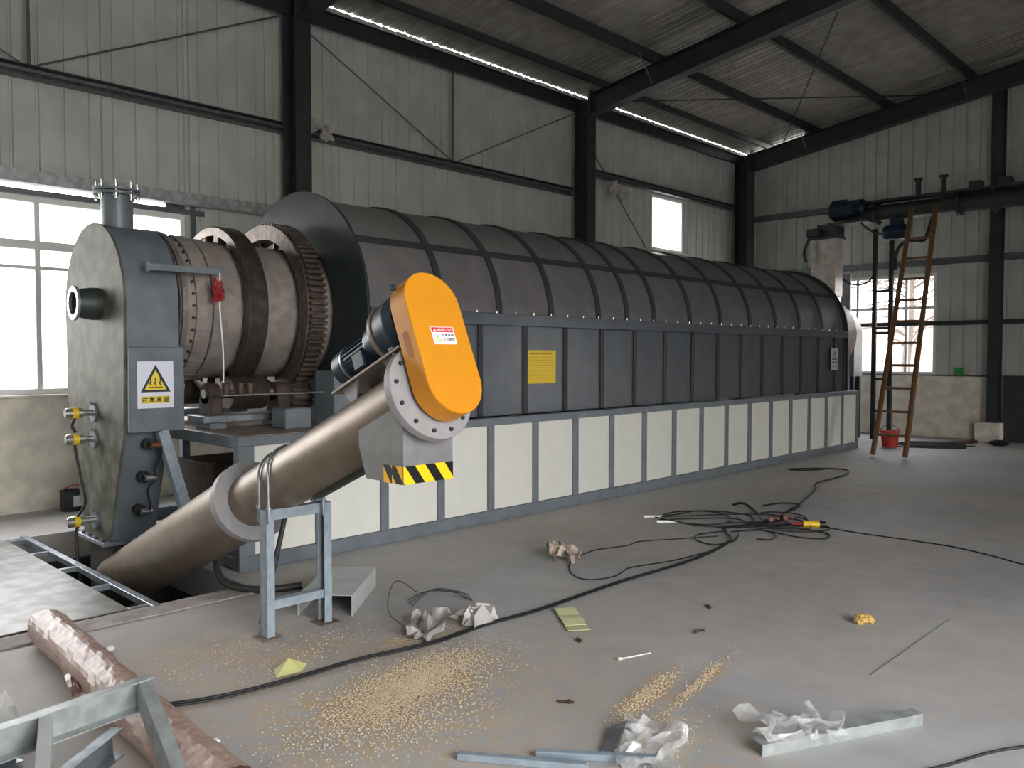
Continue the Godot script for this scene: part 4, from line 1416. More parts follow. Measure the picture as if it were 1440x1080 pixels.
func build_conveyor() -> void:
	var al := deg_to_rad(23.0)
	var D := Vector3(0, sin(al), cos(al))
	var U := Vector3(0, cos(al), -sin(al))
	var B := Basis(Vector3.RIGHT, U, D)
	var O := Vector3(2.47, 0.9, -4.2)
	var s := thing("screw_conveyor", "slanting grey tube conveyor rising from the pit, with yellow chain guard and striped outlet", "conveyor", O)
	s.transform = Transform3D(B, O)
	org[s] = Vector3.ZERO
	var LA := Basis(Vector3(1, 0, 0), Vector3(0, 0, 1), Vector3(0, 1, 0))  # lathe axis -> local z
	var T := Transform3D(LA, Vector3.ZERO)
	var t := MB.new()
	t.lathe(T, [Vector2(0.0, -0.6), Vector2(0.165, -0.6), Vector2(0.165, 1.33), Vector2(0.0, 1.33)], 48)
	obj("tube", t, M.tubegrey, s)
	var c := MB.new()
	c.lathe(T, [Vector2(0.0, -2.95), Vector2(0.16, -2.95), Vector2(0.215, -2.82), Vector2(0.215, -0.53), Vector2(0.16, -0.53)], 48)
	obj("intake_casing", c, M.tubegrey, s)
	var f := MB.new()
	f.lathe(T, [Vector2(0.15, -0.545), Vector2(0.25, -0.545), Vector2(0.25, -0.515), Vector2(0.15, -0.515), Vector2(0.15, -0.545)], 48)
	f.lathe(T, [Vector2(0.15, -0.512), Vector2(0.25, -0.512), Vector2(0.25, -0.485), Vector2(0.15, -0.485), Vector2(0.15, -0.512)], 48)
	obj("joint_flange", f, M.flange, s)
	var e := MB.new()
	e.lathe(T, [Vector2(0.0, 1.32), Vector2(0.235, 1.32), Vector2(0.237, 1.324), Vector2(0.237, 1.362), Vector2(0.235, 1.366), Vector2(0.0, 1.366)], 48)
	var eo := obj("end_flange", e, M.flange, s)
	var eb := MB.new()
	for i in 12:
		var a := TAU * (i + 0.5) / 12
		eb.tube(Vector3(cos(a) * 0.2, sin(a) * 0.2, 1.366), Vector3(cos(a) * 0.2, sin(a) * 0.2, 1.377), 0.011, 0.010, 6)
	obj("flange_bolts", eb, M.steel, eo, "stuff")
	# outlet chute, built upright
	var Bi := B.inverse()
	var loc := func(p: Vector3) -> Vector3: return Bi * (p - O)
	var ch := MB.new()
	var x0 := 2.31
	var x1 := 2.61
	var fr := -2.955
	var prof := PackedVector2Array([Vector2(-3.30, 1.16), Vector2(-3.24, 1.01), Vector2(fr - 0.0, 1.01), Vector2(fr, 1.36), Vector2(-3.1, 1.40), Vector2(-3.30, 1.28)])
	ch.extrude(Transform3D(Bi * Basis(Vector3(0, 0, 1), Vector3.UP, Vector3(1, 0, 0)), loc.call(Vector3(x0, 0, 0))), prof, x1 - x0)
	var cho := obj("outlet_chute", ch, M.chute, s)
	# hazard stripes round the bottom edge
	var im := Image.create_empty(512, 128, false, Image.FORMAT_RGB8)
	im.fill(Color(1.0, 0.76, 0.05))
	for y in 128:
		for x in 512:
			if fposmod(x - y * 0.62 + 40.0, 154.0) < 74.0:
				im.set_pixel(x, y, Color(0.03, 0.03, 0.04))
	var band := MB.new()
	var yb := 1.008
	var yt := 1.092
	var fq := func(p: Vector3, q: Vector3, nn: Vector3, u0: float, u1: float) -> void:
		var up := Vector3(0, yt - yb, 0)
		var n2 := Bi * nn
		var o := nn * 0.003
		var A := loc.call(p + o) as Vector3
		var Bq := loc.call(q + o) as Vector3
		var C := loc.call(q + up + o) as Vector3
		var E := loc.call(p + up + o) as Vector3
		band.tri(A, Bq, C, n2, n2, n2, Vector2(u0, 1), Vector2(u1, 1), Vector2(u1, 0))
		band.tri(A, C, E, n2, n2, n2, Vector2(u0, 1), Vector2(u1, 0), Vector2(u0, 0))
	fq.call(Vector3(x0, yb, fr), Vector3(x1, yb, fr), Vector3.BACK, 0.2, 0.96)
	fq.call(Vector3(x0, yb, -3.10), Vector3(x0, yb, fr), Vector3.LEFT, -0.16, 0.2)
	fq.call(Vector3(x1, yb, fr), Vector3(x1, yb, -3.10), Vector3.RIGHT, 0.96, 1.3)
	obj("hazard_stripes", band, img_mat(im, 0.4), cho)
	# chain guard
	var g := MB.new()
	var gp := PackedVector2Array()
	var R := 0.163
	var gx := 0.03
	for i in 25:
		var a := PI * i / 24.0
		gp.append(Vector2(gx + R * cos(a), 0.388 + R * sin(a)))
	for i in 25:
		var a := PI + PI * i / 24.0
		gp.append(Vector2(gx + R * cos(a), 0.0 + R * sin(a)))
	g.extrude(Transform3D(Basis(), Vector3(0, 0, 1.39)), gp, 0.112)
	var sm := PackedVector2Array()
	for q in gp:
		sm.append(Vector2(gx, 0.194) + (q - Vector2(gx, 0.194)) * 0.99)
	g.extrude(Transform3D(Basis(), Vector3(0, 0, 1.502)), sm, 0.004)
	var go := obj("chain_guard", g, M.yellow, s)
	var li := Image.create_empty(320, 240, false, Image.FORMAT_RGB8)
	li.fill(Color(0.93, 0.92, 0.95))
	li.fill_rect(Rect2i(10, 8, 300, 66), Color(0.78, 0.16, 0.18))
	tri_fill(li, Vector2(52, 18), Vector2(28, 64), Vector2(76, 64), Color(0.97, 0.85, 0.85))
	write(li, "WARNING", Vector2(88, 24), 34, 30, 5, Color(0.97, 0.82, 0.82))
	tri_fill(li, Vector2(74, 102), Vector2(24, 208), Vector2(124, 208), Color(0.66, 0.76, 0.50))
	tri_fill(li, Vector2(74, 130), Vector2(44, 196), Vector2(104, 196), Color(0.86, 0.88, 0.62))
	write(li, "注意高温", Vector2(138, 92), 36, 42, 5, Color(0.16, 0.17, 0.25))
	write(li, "小心烫伤", Vector2(138, 156), 36, 42, 5, Color(0.16, 0.17, 0.25))
	obj("warning_label", plate(Vector3(gx - 0.062, 0.178, 1.507), Vector3(0.14, 0, 0), Vector3(0, 0.088, 0), Vector3.BACK, 0.001), img_mat(li), go)
	var sl := MB.new()
	var sp := PackedVector2Array()
	for i in 13:
		var a := PI * i / 12.0
		sp.append(Vector2(0.016 * cos(a), 0.05 + 0.016 * sin(a)))
	for i in 13:
		var a := PI + PI * i / 12.0
		sp.append(Vector2(0.016 * cos(a), -0.05 + 0.016 * sin(a)))
	sl.extrude(Transform3D(Basis(Vector3(0, 0, 1), Vector3.UP, Vector3(-1, 0, 0)), Vector3(gx - R, 0.2, 1.445)), sp, 0.004)
	obj("slot_cover", sl, mat(Color(0.62, 0.36, 0.18), 0.5), go)
	var lg := MB.new()
	lg.box(Vector3(gx + 0.13, 0.525, 1.43), Vector3(0.03, 0.03, 0.02), 0.003)
	lg.box(Vector3(gx - 0.15, 0.50, 1.43), Vector3(0.03, 0.03, 0.02), 0.003)
	obj("guard_lug", lg, M.steel, go)
	# gear motor behind the guard
	var my := 0.37
	var mt := Transform3D(LA, Vector3(gx, my, 0))
	var m := MB.new()
	m.lathe(mt, [Vector2(0.0, 1.385), Vector2(0.11, 1.385), Vector2(0.15, 1.36), Vector2(0.162, 1.30), Vector2(0.155, 1.20), Vector2(0.13, 1.15), Vector2(0.105, 1.145)], 36)
	var mo := obj("gearbox", m, M.motor, s)
	var gr := MB.new()
	gr.lathe(mt, [Vector2(0.10, 1.195), Vector2(0.163, 1.195), Vector2(0.163, 1.175), Vector2(0.10, 1.175)], 36)
	obj("gearbox_ring", gr, M.tubegrey, mo)
	var m2 := MB.new()
	m2.lathe(mt, [Vector2(0.105, 1.17), Vector2(0.118, 1.13), Vector2(0.11, 1.06), Vector2(0.09, 1.05)], 36)
	m2.lathe(mt, [Vector2(0.09, 1.06), Vector2(0.09, 0.80), Vector2(0.0, 0.80)], 36)
	for i in 24:
		var a := TAU * i / 24
		m2.box(Vector3(gx + cos(a) * 0.094, my + sin(a) * 0.094, 0.94), Vector3(0.012, 0.004, 0.2), 0.0, Basis(Vector3(cos(a), sin(a), 0), Vector3(-sin(a), cos(a), 0), Vector3(0, 0, 1)))
	var m2o := obj("motor", m2, M.motor, s)
	var fc := MB.new()
	fc.lathe(mt, [Vector2(0.0, 0.70), Vector2(0.07, 0.70), Vector2(0.098, 0.73), Vector2(0.10, 0.80), Vector2(0.09, 0.81)], 36)
	obj("fan_cover", fc, M.motor, m2o)
	var mr := MB.new()
	mr.lathe(mt, [Vector2(0.09, 1.055), Vector2(0.105, 1.055), Vector2(0.105, 1.045), Vector2(0.09, 1.045)], 36)
	mr.lathe(mt, [Vector2(0.09, 0.825), Vector2(0.102, 0.825), Vector2(0.102, 0.812), Vector2(0.09, 0.812)], 36)
	obj("motor_ring", mr, M.galv, m2o)
	var tbx := MB.new()
	tbx.box(Vector3(gx - 0.10, my - 0.06, 1.0), Vector3(0.05, 0.09, 0.1), 0.008)
	obj("terminal_box", tbx, M.motor, m2o)
	# motor seat
	var mp := MB.new()
	mp.box(Vector3(gx, 0.245, 1.02), Vector3(0.24, 0.014, 0.62), 0.002)
	obj("motor_plate", mp, M.tubegrey, s)
	for q in [-1, 1]:
		for zz in [0.84, 1.22]:
			var g2 := MB.new()
			var pp := PackedVector2Array([Vector2(zz - 0.07, 0.238), Vector2(zz + 0.07, 0.238), Vector2(zz + 0.02, 0.13), Vector2(zz - 0.02, 0.13)])
			g2.extrude(Transform3D(Basis(Vector3(0, 0, 1), Vector3.UP, Vector3(1, 0, 0)), Vector3(gx + 0.085 * q - 0.005, 0, 0)), pp, 0.01)
			obj("bracket", g2, M.flange, s)
	var ml := MB.new()
	for q in [-0.1, 0.1]:
		ml.tube(Vector3(gx + q, 0.22, 1.26), Vector3(gx + q, 0.30, 1.26), 0.012, 0.012, 8)
		ml.box(Vector3(gx + q, 0.275, 1.26), Vector3(0.04, 0.045, 0.04), 0.004)
	obj("tension_bolt", ml, M.flange, s)
	# bearing housing between end flange and guard
	var bh := MB.new()
	bh.lathe(T, [Vector2(0.09, 1.366), Vector2(0.09, 1.392)], 24)
	obj("bearing_housing", bh, M.steel, s)
	var sf := MB.new()
	sf.box(Vector3(0.02, -0.175, 0.55), Vector3(0.05, 0.03, 0.75), 0.004)
	obj("stiffener", sf, M.sheetdark, s)

	# stand carrying the tube
	var st := thing("pipe_stand", "pale blue-grey welded steel stand with two legs holding up the slanting conveyor tube", "stand", Vector3(2.5, 0, -4.2))
	for i in 2:
		var x: float = [2.312, 2.688][i]
		var lgm := MB.new()
		lgm.box(Vector3(x - 0.022 * (1 - 2 * i) * 1.0, 0.37, -4.2), Vector3(0.006, 0.72, 0.075), 0.001)
		lgm.box(Vector3(x, 0.37, -4.165), Vector3(0.05, 0.72, 0.006), 0.001)
		lgm.box(Vector3(x, 0.37, -4.235), Vector3(0.05, 0.72, 0.006), 0.001)
		obj("leg", lgm, M.standgrey, st)
		var ft := MB.new()
		ft.box(Vector3(x, 0.004, -4.2), Vector3(0.13, 0.008, 0.13), 0.001)
		obj("foot_plate", ft, M.tubegrey, st)
	var tb := MB.new()
	csect(tb, Vector3(2.29, 0.70, -4.175), Vector3(2.71, 0.70, -4.175), 0.06, 0.06, Vector3.FORWARD)
	obj("top_bar", tb, M.standgrey, st)
	var lb := MB.new()
	csect(lb, Vector3(2.33, 0.185, -4.175), Vector3(2.67, 0.185, -4.175), 0.05, 0.05, Vector3.FORWARD)
	obj("lower_bar", lb, M.standgrey, st)
	for dz in [-0.055, 0.055]:
		var ub := MB.new()
		var pts := []
		var c0: Vector3 = O + D * float(dz)
		pts.append(Vector3(2.47 - 0.176, 0.66, -4.2 + dz))
		for i in 17:
			var a := PI - PI * i / 16.0
			pts.append(c0 + Vector3(cos(a) * 0.176, 0, 0) + U * sin(a) * 0.176)
		pts.append(Vector3(2.47 + 0.176, 0.66, -4.2 + dz))
		ub.path(pts, 0.0075, 8)
		for x in [2.47 - 0.176, 2.47 + 0.176]:
			ub.tube(Vector3(x, 0.735, -4.2 + dz), Vector3(x, 0.752, -4.2 + dz), 0.017, 0.017, 6)
		obj("u_bolt", ub, M.galv, st)
	var hs := MB.new()
	hs.path(smooth([Vector3(2.62, 0.70, -4.5), Vector3(2.56, 0.5, -4.48), Vector3(2.44, 0.2, -4.42), Vector3(2.38, 0.02, -4.4)]), 0.016, 8)
	solo("rubber_hose", hs, M.cable, "dark hose slanting down behind the pale stand under the tube", "hose")


func build_far_end() -> void:
	# tail head with the feed box
	var t := thing("kiln_feeder", "grey feed head with a tall pale feed box at the far end of the kiln", "feeder", Vector3(15.65, 0, -6.8))
	var b := MB.new()
	var p := PackedVector2Array()
	for i in 25:
		var a := PI * i / 24.0
		p.append(Vector2(0.6 * cos(a), 1.99 + 0.6 * sin(a)))
	p.append(Vector2(-0.6, 1.2))
	p.append(Vector2(0.6, 1.2))
	b.extrude(Transform3D(Basis(Vector3(0, 0, 1), Vector3.UP, Vector3(1, 0, 0)), Vector3(15.74, 0, ZC)), p, 0.4)
	obj("body", b, M.kiln, t)
	for x in [15.8, 16.08]:
		for z in [ZC - 0.55, ZC + 0.55]:
			var l := MB.new()
			l.box(Vector3(x, 0.62, z), Vector3(0.08, 1.24, 0.08), 0.004)
			obj("leg", l, M.steel, t)
	var fb := MB.new()
	fb.box(Vector3(15.66, 3.29, -6.78), Vector3(0.36, 1.10, 0.48), 0.01)
	obj("feed_box", fb, mat(Color(0.70, 0.66, 0.63), 0.45, 0.1, 0.1, 1.0), t)
	var cap := MB.new()
	cap.box(Vector3(15.66, 3.86, -6.78), Vector3(0.44, 0.05, 0.56), 0.006)
	obj("box_flange", cap, M.steel, t)
	var col := MB.new()
	col.box(Vector3(16.22, 1.6, -6.62), Vector3(0.10, 3.2, 0.18), 0.006)
	obj("support_post", col, M.kiln, t)
	var fr := MB.new()
	for x in [14.42, 14.66]:
		fr.box(Vector3(x, 1.36, -5.95), Vector3(0.06, 0.72, 0.05), 0.004)
	fr.box(Vector3(14.54, 1.72, -5.95), Vector3(0.30, 0.06, 0.05), 0.004)
	fr.box(Vector3(14.54, 1.0, -5.95), Vector3(0.30, 0.06, 0.05), 0.004)
	fr.box(Vector3(14.66, 0.5, -5.95), Vector3(0.07, 1.0, 0.07), 0.004)
	fr.bar(Vector3(14.66, 1.0, -5.95), Vector3(15.3, 1.0, -6.2), 0.06, 0.06)
	obj("inspection_frame", fr, M.kiln, t)
	var cl := MB.new()
	cl.path(smooth([Vector3(15.4, 3.86, -7.02), Vector3(15.36, 3.6, -7.1), Vector3(15.38, 3.4, -7.06)]), 0.03, 8)
	cl.box(Vector3(15.5, 3.96, -6.95), Vector3(0.22, 0.16, 0.26), 0.02)
	obj("gate_actuator", cl, M.black, t)
	# high feed screw across the far end
	var s := thing("feed_screw", "dark horizontal feed screw high across the far end, with dark motor above the feed box", "conveyor", Vector3(15.7, 4.0, -4.6))
	var tb := MB.new()
	var c := Vector3(15.7, 4.24, 0)
	tb.tube(c + Vector3(0, 0, -6.45), c + Vector3(0, 0, -1.2), 0.15, 0.15, 28)
	obj("tube", tb, M.sheetdark, s)
	for z in [-5.85, -4.45, -3.9, -2.6]:
		var f := MB.new()
		f.tube(c + Vector3(0, 0, z - 0.03), c + Vector3(0, 0, z + 0.03), 0.21, 0.21, 28)
		obj("flange", f, M.steel, s)
	var lc := MB.new()
	lc.box(Vector3(15.7, 4.44, -3.8), Vector3(0.34, 0.05, 5.0), 0.004)
	obj("cover_strip", lc, M.steel, s)
	var dn := MB.new()
	dn.box(Vector3(15.68, 4.0, -6.72), Vector3(0.34, 0.24, 0.4), 0.01)
	obj("drop_spout", dn, M.steel, s)
	var mo := MB.new()
	var mt := Transform3D(Basis(Vector3(1, 0, 0), Vector3(0, 0, 1), Vector3(0, 1, 0)), Vector3(15.6, 4.36, 0))
	mo.lathe(mt, [Vector2(0, -6.68), Vector2(0.15, -6.68), Vector2(0.2, -6.62), Vector2(0.2, -6.38), Vector2(0.17, -6.34), Vector2(0.17, -6.08), Vector2(0.13, -6.02), Vector2(0, -6.02)], 28)
	mo.box(Vector3(15.5, 4.32, -6.3), Vector3(0.3, 0.2, 0.22), 0.02)
	obj("motor", mo, M.motor, s)
	var mp := MB.new()
	mp.box(Vector3(15.6, 4.10, -6.3), Vector3(0.4, 0.04, 0.75), 0.004)
	obj("motor_plate", mp, M.steel, s)
	for z in [-5.14, -4.72]:
		var v := MB.new()
		v.tube(Vector3(15.7, 4.35, z), Vector3(15.7, 4.78, z), 0.045, 0.045, 14)
		v.tube(Vector3(15.7, 4.74, z), Vector3(15.7, 4.78, z), 0.07, 0.07, 14)
		obj("vent_pipe", v, M.steel, s)
	for z in [-4.2, -3.75]:
		var v := MB.new()
		v.box(Vector3(15.7, 4.5, z), Vector3(0.2, 0.18, 0.2), 0.01)
		obj("inlet_collar", v, M.steel, s)
	var m2 := MB.new()
	m2.lathe(Transform3D(Basis(Vector3(1, 0, 0), Vector3(0, 0, 1), Vector3(0, 1, 0)), Vector3(15.7, 3.86, 0)), [Vector2(0, -5.72), Vector2(0.12, -5.72), Vector2(0.14, -5.68), Vector2(0.14, -5.36), Vector2(0.10, -5.3), Vector2(0, -5.3)], 24)
	m2.box(Vector3(15.7, 4.04, -5.5), Vector3(0.16, 0.14, 0.2), 0.006)
	obj("drive_motor", m2, M.motor, s)
	for q in [[Vector3(15.55, 4.08, -6.1), Vector3(15.5, 3.95, -5.95), Vector3(15.55, 3.85, -5.8), Vector3(15.6, 3.85, -5.7)], [Vector3(15.5, 3.05, -6.4), Vector3(15.5, 2.95, -6.25), Vector3(15.5, 2.92, -6.1), Vector3(15.55, 2.96, -5.95), Vector3(15.7, 3.1, -5.9)]]:
		var w := MB.new()
		w.path(smooth(q), 0.018, 6)
		obj("cable_loop", w, M.cable, s)
	# dark support frame
	var f := thing("support_frame", "dark narrow steel frame with rungs standing behind the bamboo ladder, holding the feed screw", "frame", Vector3(16, 0, -5.85))
	for z in [-5.99, -5.69]:
		var l := MB.new()
		l.box(Vector3(16.0, 2.0 if z < -5.8 else 1.95, z), Vector3(0.07, 4.0 if z < -5.8 else 3.9, 0.075), 0.004)
		obj("leg", l, M.steel, f)
	for y in [0.55, 1.15, 2.03, 2.12, 2.82]:
		var r := MB.new()
		r.box(Vector3(16.0, y, -5.84), Vector3(0.04, 0.045, 0.23), 0.003)
		obj("rung", r, M.steel, f)
	var ho := MB.new()
	ho.path(smooth([Vector3(15.98, 3.2, -5.62), Vector3(15.97, 3.5, -5.6), Vector3(15.97, 3.68, -5.48), Vector3(15.97, 3.72, -5.3), Vector3(15.97, 3.72, -5.1), Vector3(15.9, 4.1, -4.95)]), 0.035, 8)
	solo("black_hose", ho, M.cable, "black hose arching under the high feed screw beside the ladder", "hose")
	# bamboo ladder
	var A := [Vector3(13.24, 0.0, -4.95), Vector3(13.24, 0.0, -4.46)]
	var Bt := [Vector3(15.45, 4.22, -5.16), Vector3(15.45, 4.22, -4.76)]
	var l := thing("ladder", "brown bamboo ladder leaning against the high feed screw at the far end", "ladder", Vector3(13.3, 0, -4.7))
	for i in 2:
		var r := MB.new()
		var a: Vector3 = A[i]
		var c2: Vector3 = Bt[i]
		var pts := []
		for k in 15:
			pts.append(a.lerp(c2, k / 14.0) + Vector3(0, 0.012 if k % 2 else 0.0, 0))
		pts[0].y = 0.04
		r.path(pts, 0.042, 10)
		obj("rail", r, M.bamboo, l)
	for i in 10:
		var f2 := 0.08 + 0.087 * i
		var r := MB.new()
		r.tube(A[0].lerp(Bt[0], f2) + Vector3(0, 0, -0.02), A[1].lerp(Bt[1], f2) + Vector3(0, 0, 0.02), 0.022, 0.022, 8)
		obj("rung", r, M.bamboo, l)
	# dark sheet beside the post
	var ds := MB.new()
	ds.box(Vector3(17.12, 0.62, -3.5), Vector3(0.04, 1.22, 1.1), 0.004, Basis(Vector3(0, 0, 1), 0.06))
	solo("steel_sheet", ds, M.sheetdark, "dark green-black steel sheet leaning on the far wall right of the post", "sheet")
	# pot on the ledge
	var pot := MB.new()
	pot.lathe(Transform3D(Basis(), Vector3(17.26, 1.231, -4.86)), [Vector2(0, 0), Vector2(0.06, 0), Vector2(0.075, 0.12), Vector2(0.085, 0.12), Vector2(0.085, 0.135), Vector2(0.065, 0.135), Vector2(0.055, 0.02), Vector2(0, 0.02)], 20)
	solo("green_pot", pot, M.green, "small bright green pot on the ledge of the far wall", "pot")
	var wsc := MB.new()
	wsc.blob(Vector3(17.26, 1.256, -4.62), Vector3(0.05, 0.025, 0.09), 8, 0.3, 6)
	solo("pale_scrap", wsc, M.lightpaper, "pale scrap lying beside the green pot on the ledge", "scrap")
	# red bucket
	var bu := thing("red_bucket", "red bucket standing on the floor behind the foot of the ladder", "bucket", Vector3(14.9, 0, -5.28))
	var bb := MB.new()
	bb.lathe(Transform3D(Basis(), Vector3(14.9, 0.0, -5.28)), [Vector2(0, 0.0), Vector2(0.125, 0.0), Vector2(0.155, 0.27), Vector2(0.162, 0.27), Vector2(0.162, 0.285), Vector2(0.148, 0.285), Vector2(0.12, 0.02), Vector2(0, 0.02)], 28)
	obj("shell", bb, M.red, bu)
	var hd := MB.new()
	var hp := []
	for i in 13:
		var a := PI * i / 12.0
		hp.append(Vector3(14.9, 0.27 + 0.11 * sin(a), -5.28 + 0.16 * cos(a)))
	hd.path(hp, 0.006, 6)
	obj("handle", hd, M.steel, bu)
	# bars on the floor
	var rr := RandomNumberGenerator.new()
	rr.seed = 9
	for i in 14:
		var b2 := MB.new()
		var row := i % 7
		var lay := i / 7
		var d := Vector3(0.42 + 0.015 * row, 0, 0.9 - 0.01 * row).normalized()
		var cx := Vector3(15.08 + 0.12 * row + rr.randf_range(-0.02, 0.02), 0.0125 + 0.027 * lay, -4.62 + rr.randf_range(-0.12, 0.12) - 0.05 * row)
		var L := rr.randf_range(0.35, 0.62)
		b2.tube(cx - d * L, cx + d * L, 0.012, 0.012, 6)
		solo("steel_bar", b2, M.steel, "thin dark steel bar in the loose heap on the floor by the ladder", "bar", "heap of steel bars by the ladder")
	var lp := MB.new()
	lp.tube(Vector3(16.05, 0.03, -4.62), Vector3(16.6, 0.03, -4.35), 0.03, 0.03, 10)
	solo("steel_pipe", lp, M.rust, "single brown pipe end sticking out right of the bar heap", "pipe")
	var bd := MB.new()
	bd.blob(Vector3(16.4, 0.05, -3.95), Vector3(0.14, 0.05, 0.16), 6, 0.4, 8)
	bd.tube(Vector3(16.42, 0.08, -3.87), Vector3(16.45, 0.25, -3.82), 0.03, 0.015, 8)
	solo("dark_scrap", bd, M.black, "dark upturned scrap on the floor at the right edge near the far wall", "scrap")


func build_floor_things() -> void:
	# cover sheets and frame over the pit
	var cs := MB.new()
	cs.box(Vector3((-0.7 + 1.95) / 2, 0.008, -6.64), Vector3(2.65, 0.008, 2.72), 0.001)
	solo("cover_sheet", cs, M.cover, "pale bare metal sheet covering the left part of the pit", "metal sheet")
	var fr := thing("pit_frame", "narrow welded steel ladder-like frame along the open edge of the pit", "frame", Vector3(2.05, 0, -6.6))
	var a := MB.new()
	a.bar(Vector3(2.105, -0.01, -8.1), Vector3(2.105, -0.01, -5.2), 0.05, 0.045)
	obj("long_bar", a, M.galv, fr)
	var a2 := MB.new()
	a2.bar(Vector3(1.93, -0.02, -8.1), Vector3(1.93, -0.02, -5.2), 0.05, 0.04)
	obj("long_bar", a2, M.galv, fr)
	for z in [-7.95, -7.32, -6.64, -5.96, -5.3]:
		var q := MB.new()
		q.bar(Vector3(1.955, -0.01, z), Vector3(2.08, -0.01, z), 0.04, 0.035)
		obj("cross_bar", q, M.galv, fr)
	# curved conduit by the corner post
	var co := MB.new()
	co.path(smooth([Vector3(2.82, 0.30, -5.54), Vector3(2.70, 0.27, -5.50), Vector3(2.60, 0.16, -5.42), Vector3(2.58, 0.06, -5.28), Vector3(2.66, 0.03, -5.08), Vector3(2.80, 0.03, -4.95), Vector3(2.95, 0.03, -4.9)]), 0.026, 10)
	solo("grey_conduit", co, M.hose, "thick grey conduit bending out of the pit beside the corner post of the kiln base", "conduit")
	# sheet-metal box behind the stand
	var bx := thing("metal_box", "upturned pale sheet-metal box on the floor behind the stand", "box", Vector3(2.95, 0, -4.45))
	var t := MB.new()
	var Bx := Basis(Vector3.UP, 0.72)
	t.box(Vector3(3.0, 0.128, -4.52), Vector3(0.66, 0.005, 0.34), 0.001, Bx)
	obj("top", t, M.palesheet, bx)
	for q in [[Vector3(0, 0, 0.168), Vector3(0.66, 0.125, 0.005)], [Vector3(0, 0, -0.168), Vector3(0.66, 0.125, 0.005)], [Vector3(0.328, 0, 0), Vector3(0.005, 0.125, 0.33)]]:
		var w := MB.new()
		w.box(Vector3(3.0, 0.063, -4.52) + Bx * (q[0] as Vector3), q[1], 0.001, Bx)
		obj("side", w, M.palesheet, bx)
	# black can near the wall
	var can := thing("paint_can", "dark can with pale label and wire handle by the wall under the ribbon window", "can", Vector3(2.83, 0, -9.15))
	var cb := MB.new()
	cb.lathe(Transform3D(Basis(), Vector3(2.83, 0.0, -9.15)), [Vector2(0, 0), Vector2(0.10, 0), Vector2(0.105, 0.2), Vector2(0.11, 0.2), Vector2(0.11, 0.21), Vector2(0.095, 0.21), Vector2(0.09, 0.02), Vector2(0, 0.02)], 24)
	obj("shell", cb, mat(Color(0.16, 0.20, 0.20), 0.5), can)
	var lb := MB.new()
	lb.lathe(Transform3D(Basis(), Vector3(2.83, 0.0, -9.15)), [Vector2(0.1045, 0.05), Vector2(0.107, 0.16)], 10, 0.5, 1.7)
	obj("paper_label", lb, M.foam, can)
	var hh := MB.new()
	hh.path(smooth([Vector3(2.73, 0.2, -9.15), Vector3(2.78, 0.25, -9.1), Vector3(2.86, 0.27, -9.08), Vector3(2.93, 0.21, -9.13)]), 0.006, 6)
	obj("handle", hh, M.red, can)
	# cables
	var yc := 0.011
	var P := func(l: Array, y: float) -> Array:
		var o := []
		for q in l:
			o.append(Vector3(q[0], y, q[1]))
		return smooth(o)
	var k1 := MB.new()
	k1.path(P.call([[1.45, -3.74], [1.70, -3.62], [2.04, -3.56], [2.45, -3.54], [2.9, -3.46], [3.31, -3.47], [3.76, -3.43], [4.6, -3.45], [5.37, -3.42], [6.0, -3.48], [6.38, -3.58], [6.53, -3.70], [6.75, -3.85]], yc), 0.0085, 8)
	k1.path(P.call([[1.45, -3.70], [1.72, -3.585], [2.06, -3.535], [2.45, -3.515], [2.9, -3.43], [3.31, -3.445], [3.76, -3.41], [4.6, -3.43], [5.37, -3.40], [5.95, -3.45], [6.3, -3.53]], yc), 0.006, 8)
	solo("floor_cable", k1, M.cable, "long black twin cable running across the floor from the roll to the tangle", "cable")
	var k2 := MB.new()
	k2.path(P.call([[7.35, -3.62], [7.83, -3.78], [8.39, -3.89], [9.4, -4.18], [9.9, -4.38], [10.5, -4.40], [10.95, -4.43], [11.35, -4.60], [11.3, -4.85], [11.1, -5.05], [10.85, -5.2], [10.9, -5.0], [11.2, -4.85]], yc), 0.010, 8)
	solo("floor_cable", k2, M.cable, "black cable running from the tangle toward the ladder and looping back", "cable")
	var k3 := MB.new()
	k3.path(P.call([[7.44, -3.2], [7.40, -2.92], [7.42, -2.39], [7.41, -2.1], [7.3, -1.8], [7.15, -1.53], [6.95, -1.1]], 0.006), 0.006, 6)
	solo("floor_cable", k3, M.cable, "thin dark cable leading from the yellow plug to the right edge", "cable")
	var k4 := MB.new()
	k4.path(P.call([[6.4, -3.72], [6.0, -3.95], [5.75, -4.09], [5.54, -4.08], [5.22, -4.17], [4.85, -4.08], [4.62, -3.92], [4.5, -3.75], [4.52, -3.63], [4.69, -3.57], [4.85, -3.60], [5.0, -3.63], [5.39, -3.52], [5.8, -3.48]], 0.005), 0.005, 6)
	solo("floor_cable", k4, M.cable, "thin dark wire looping from the tangle past the brown paper", "cable")
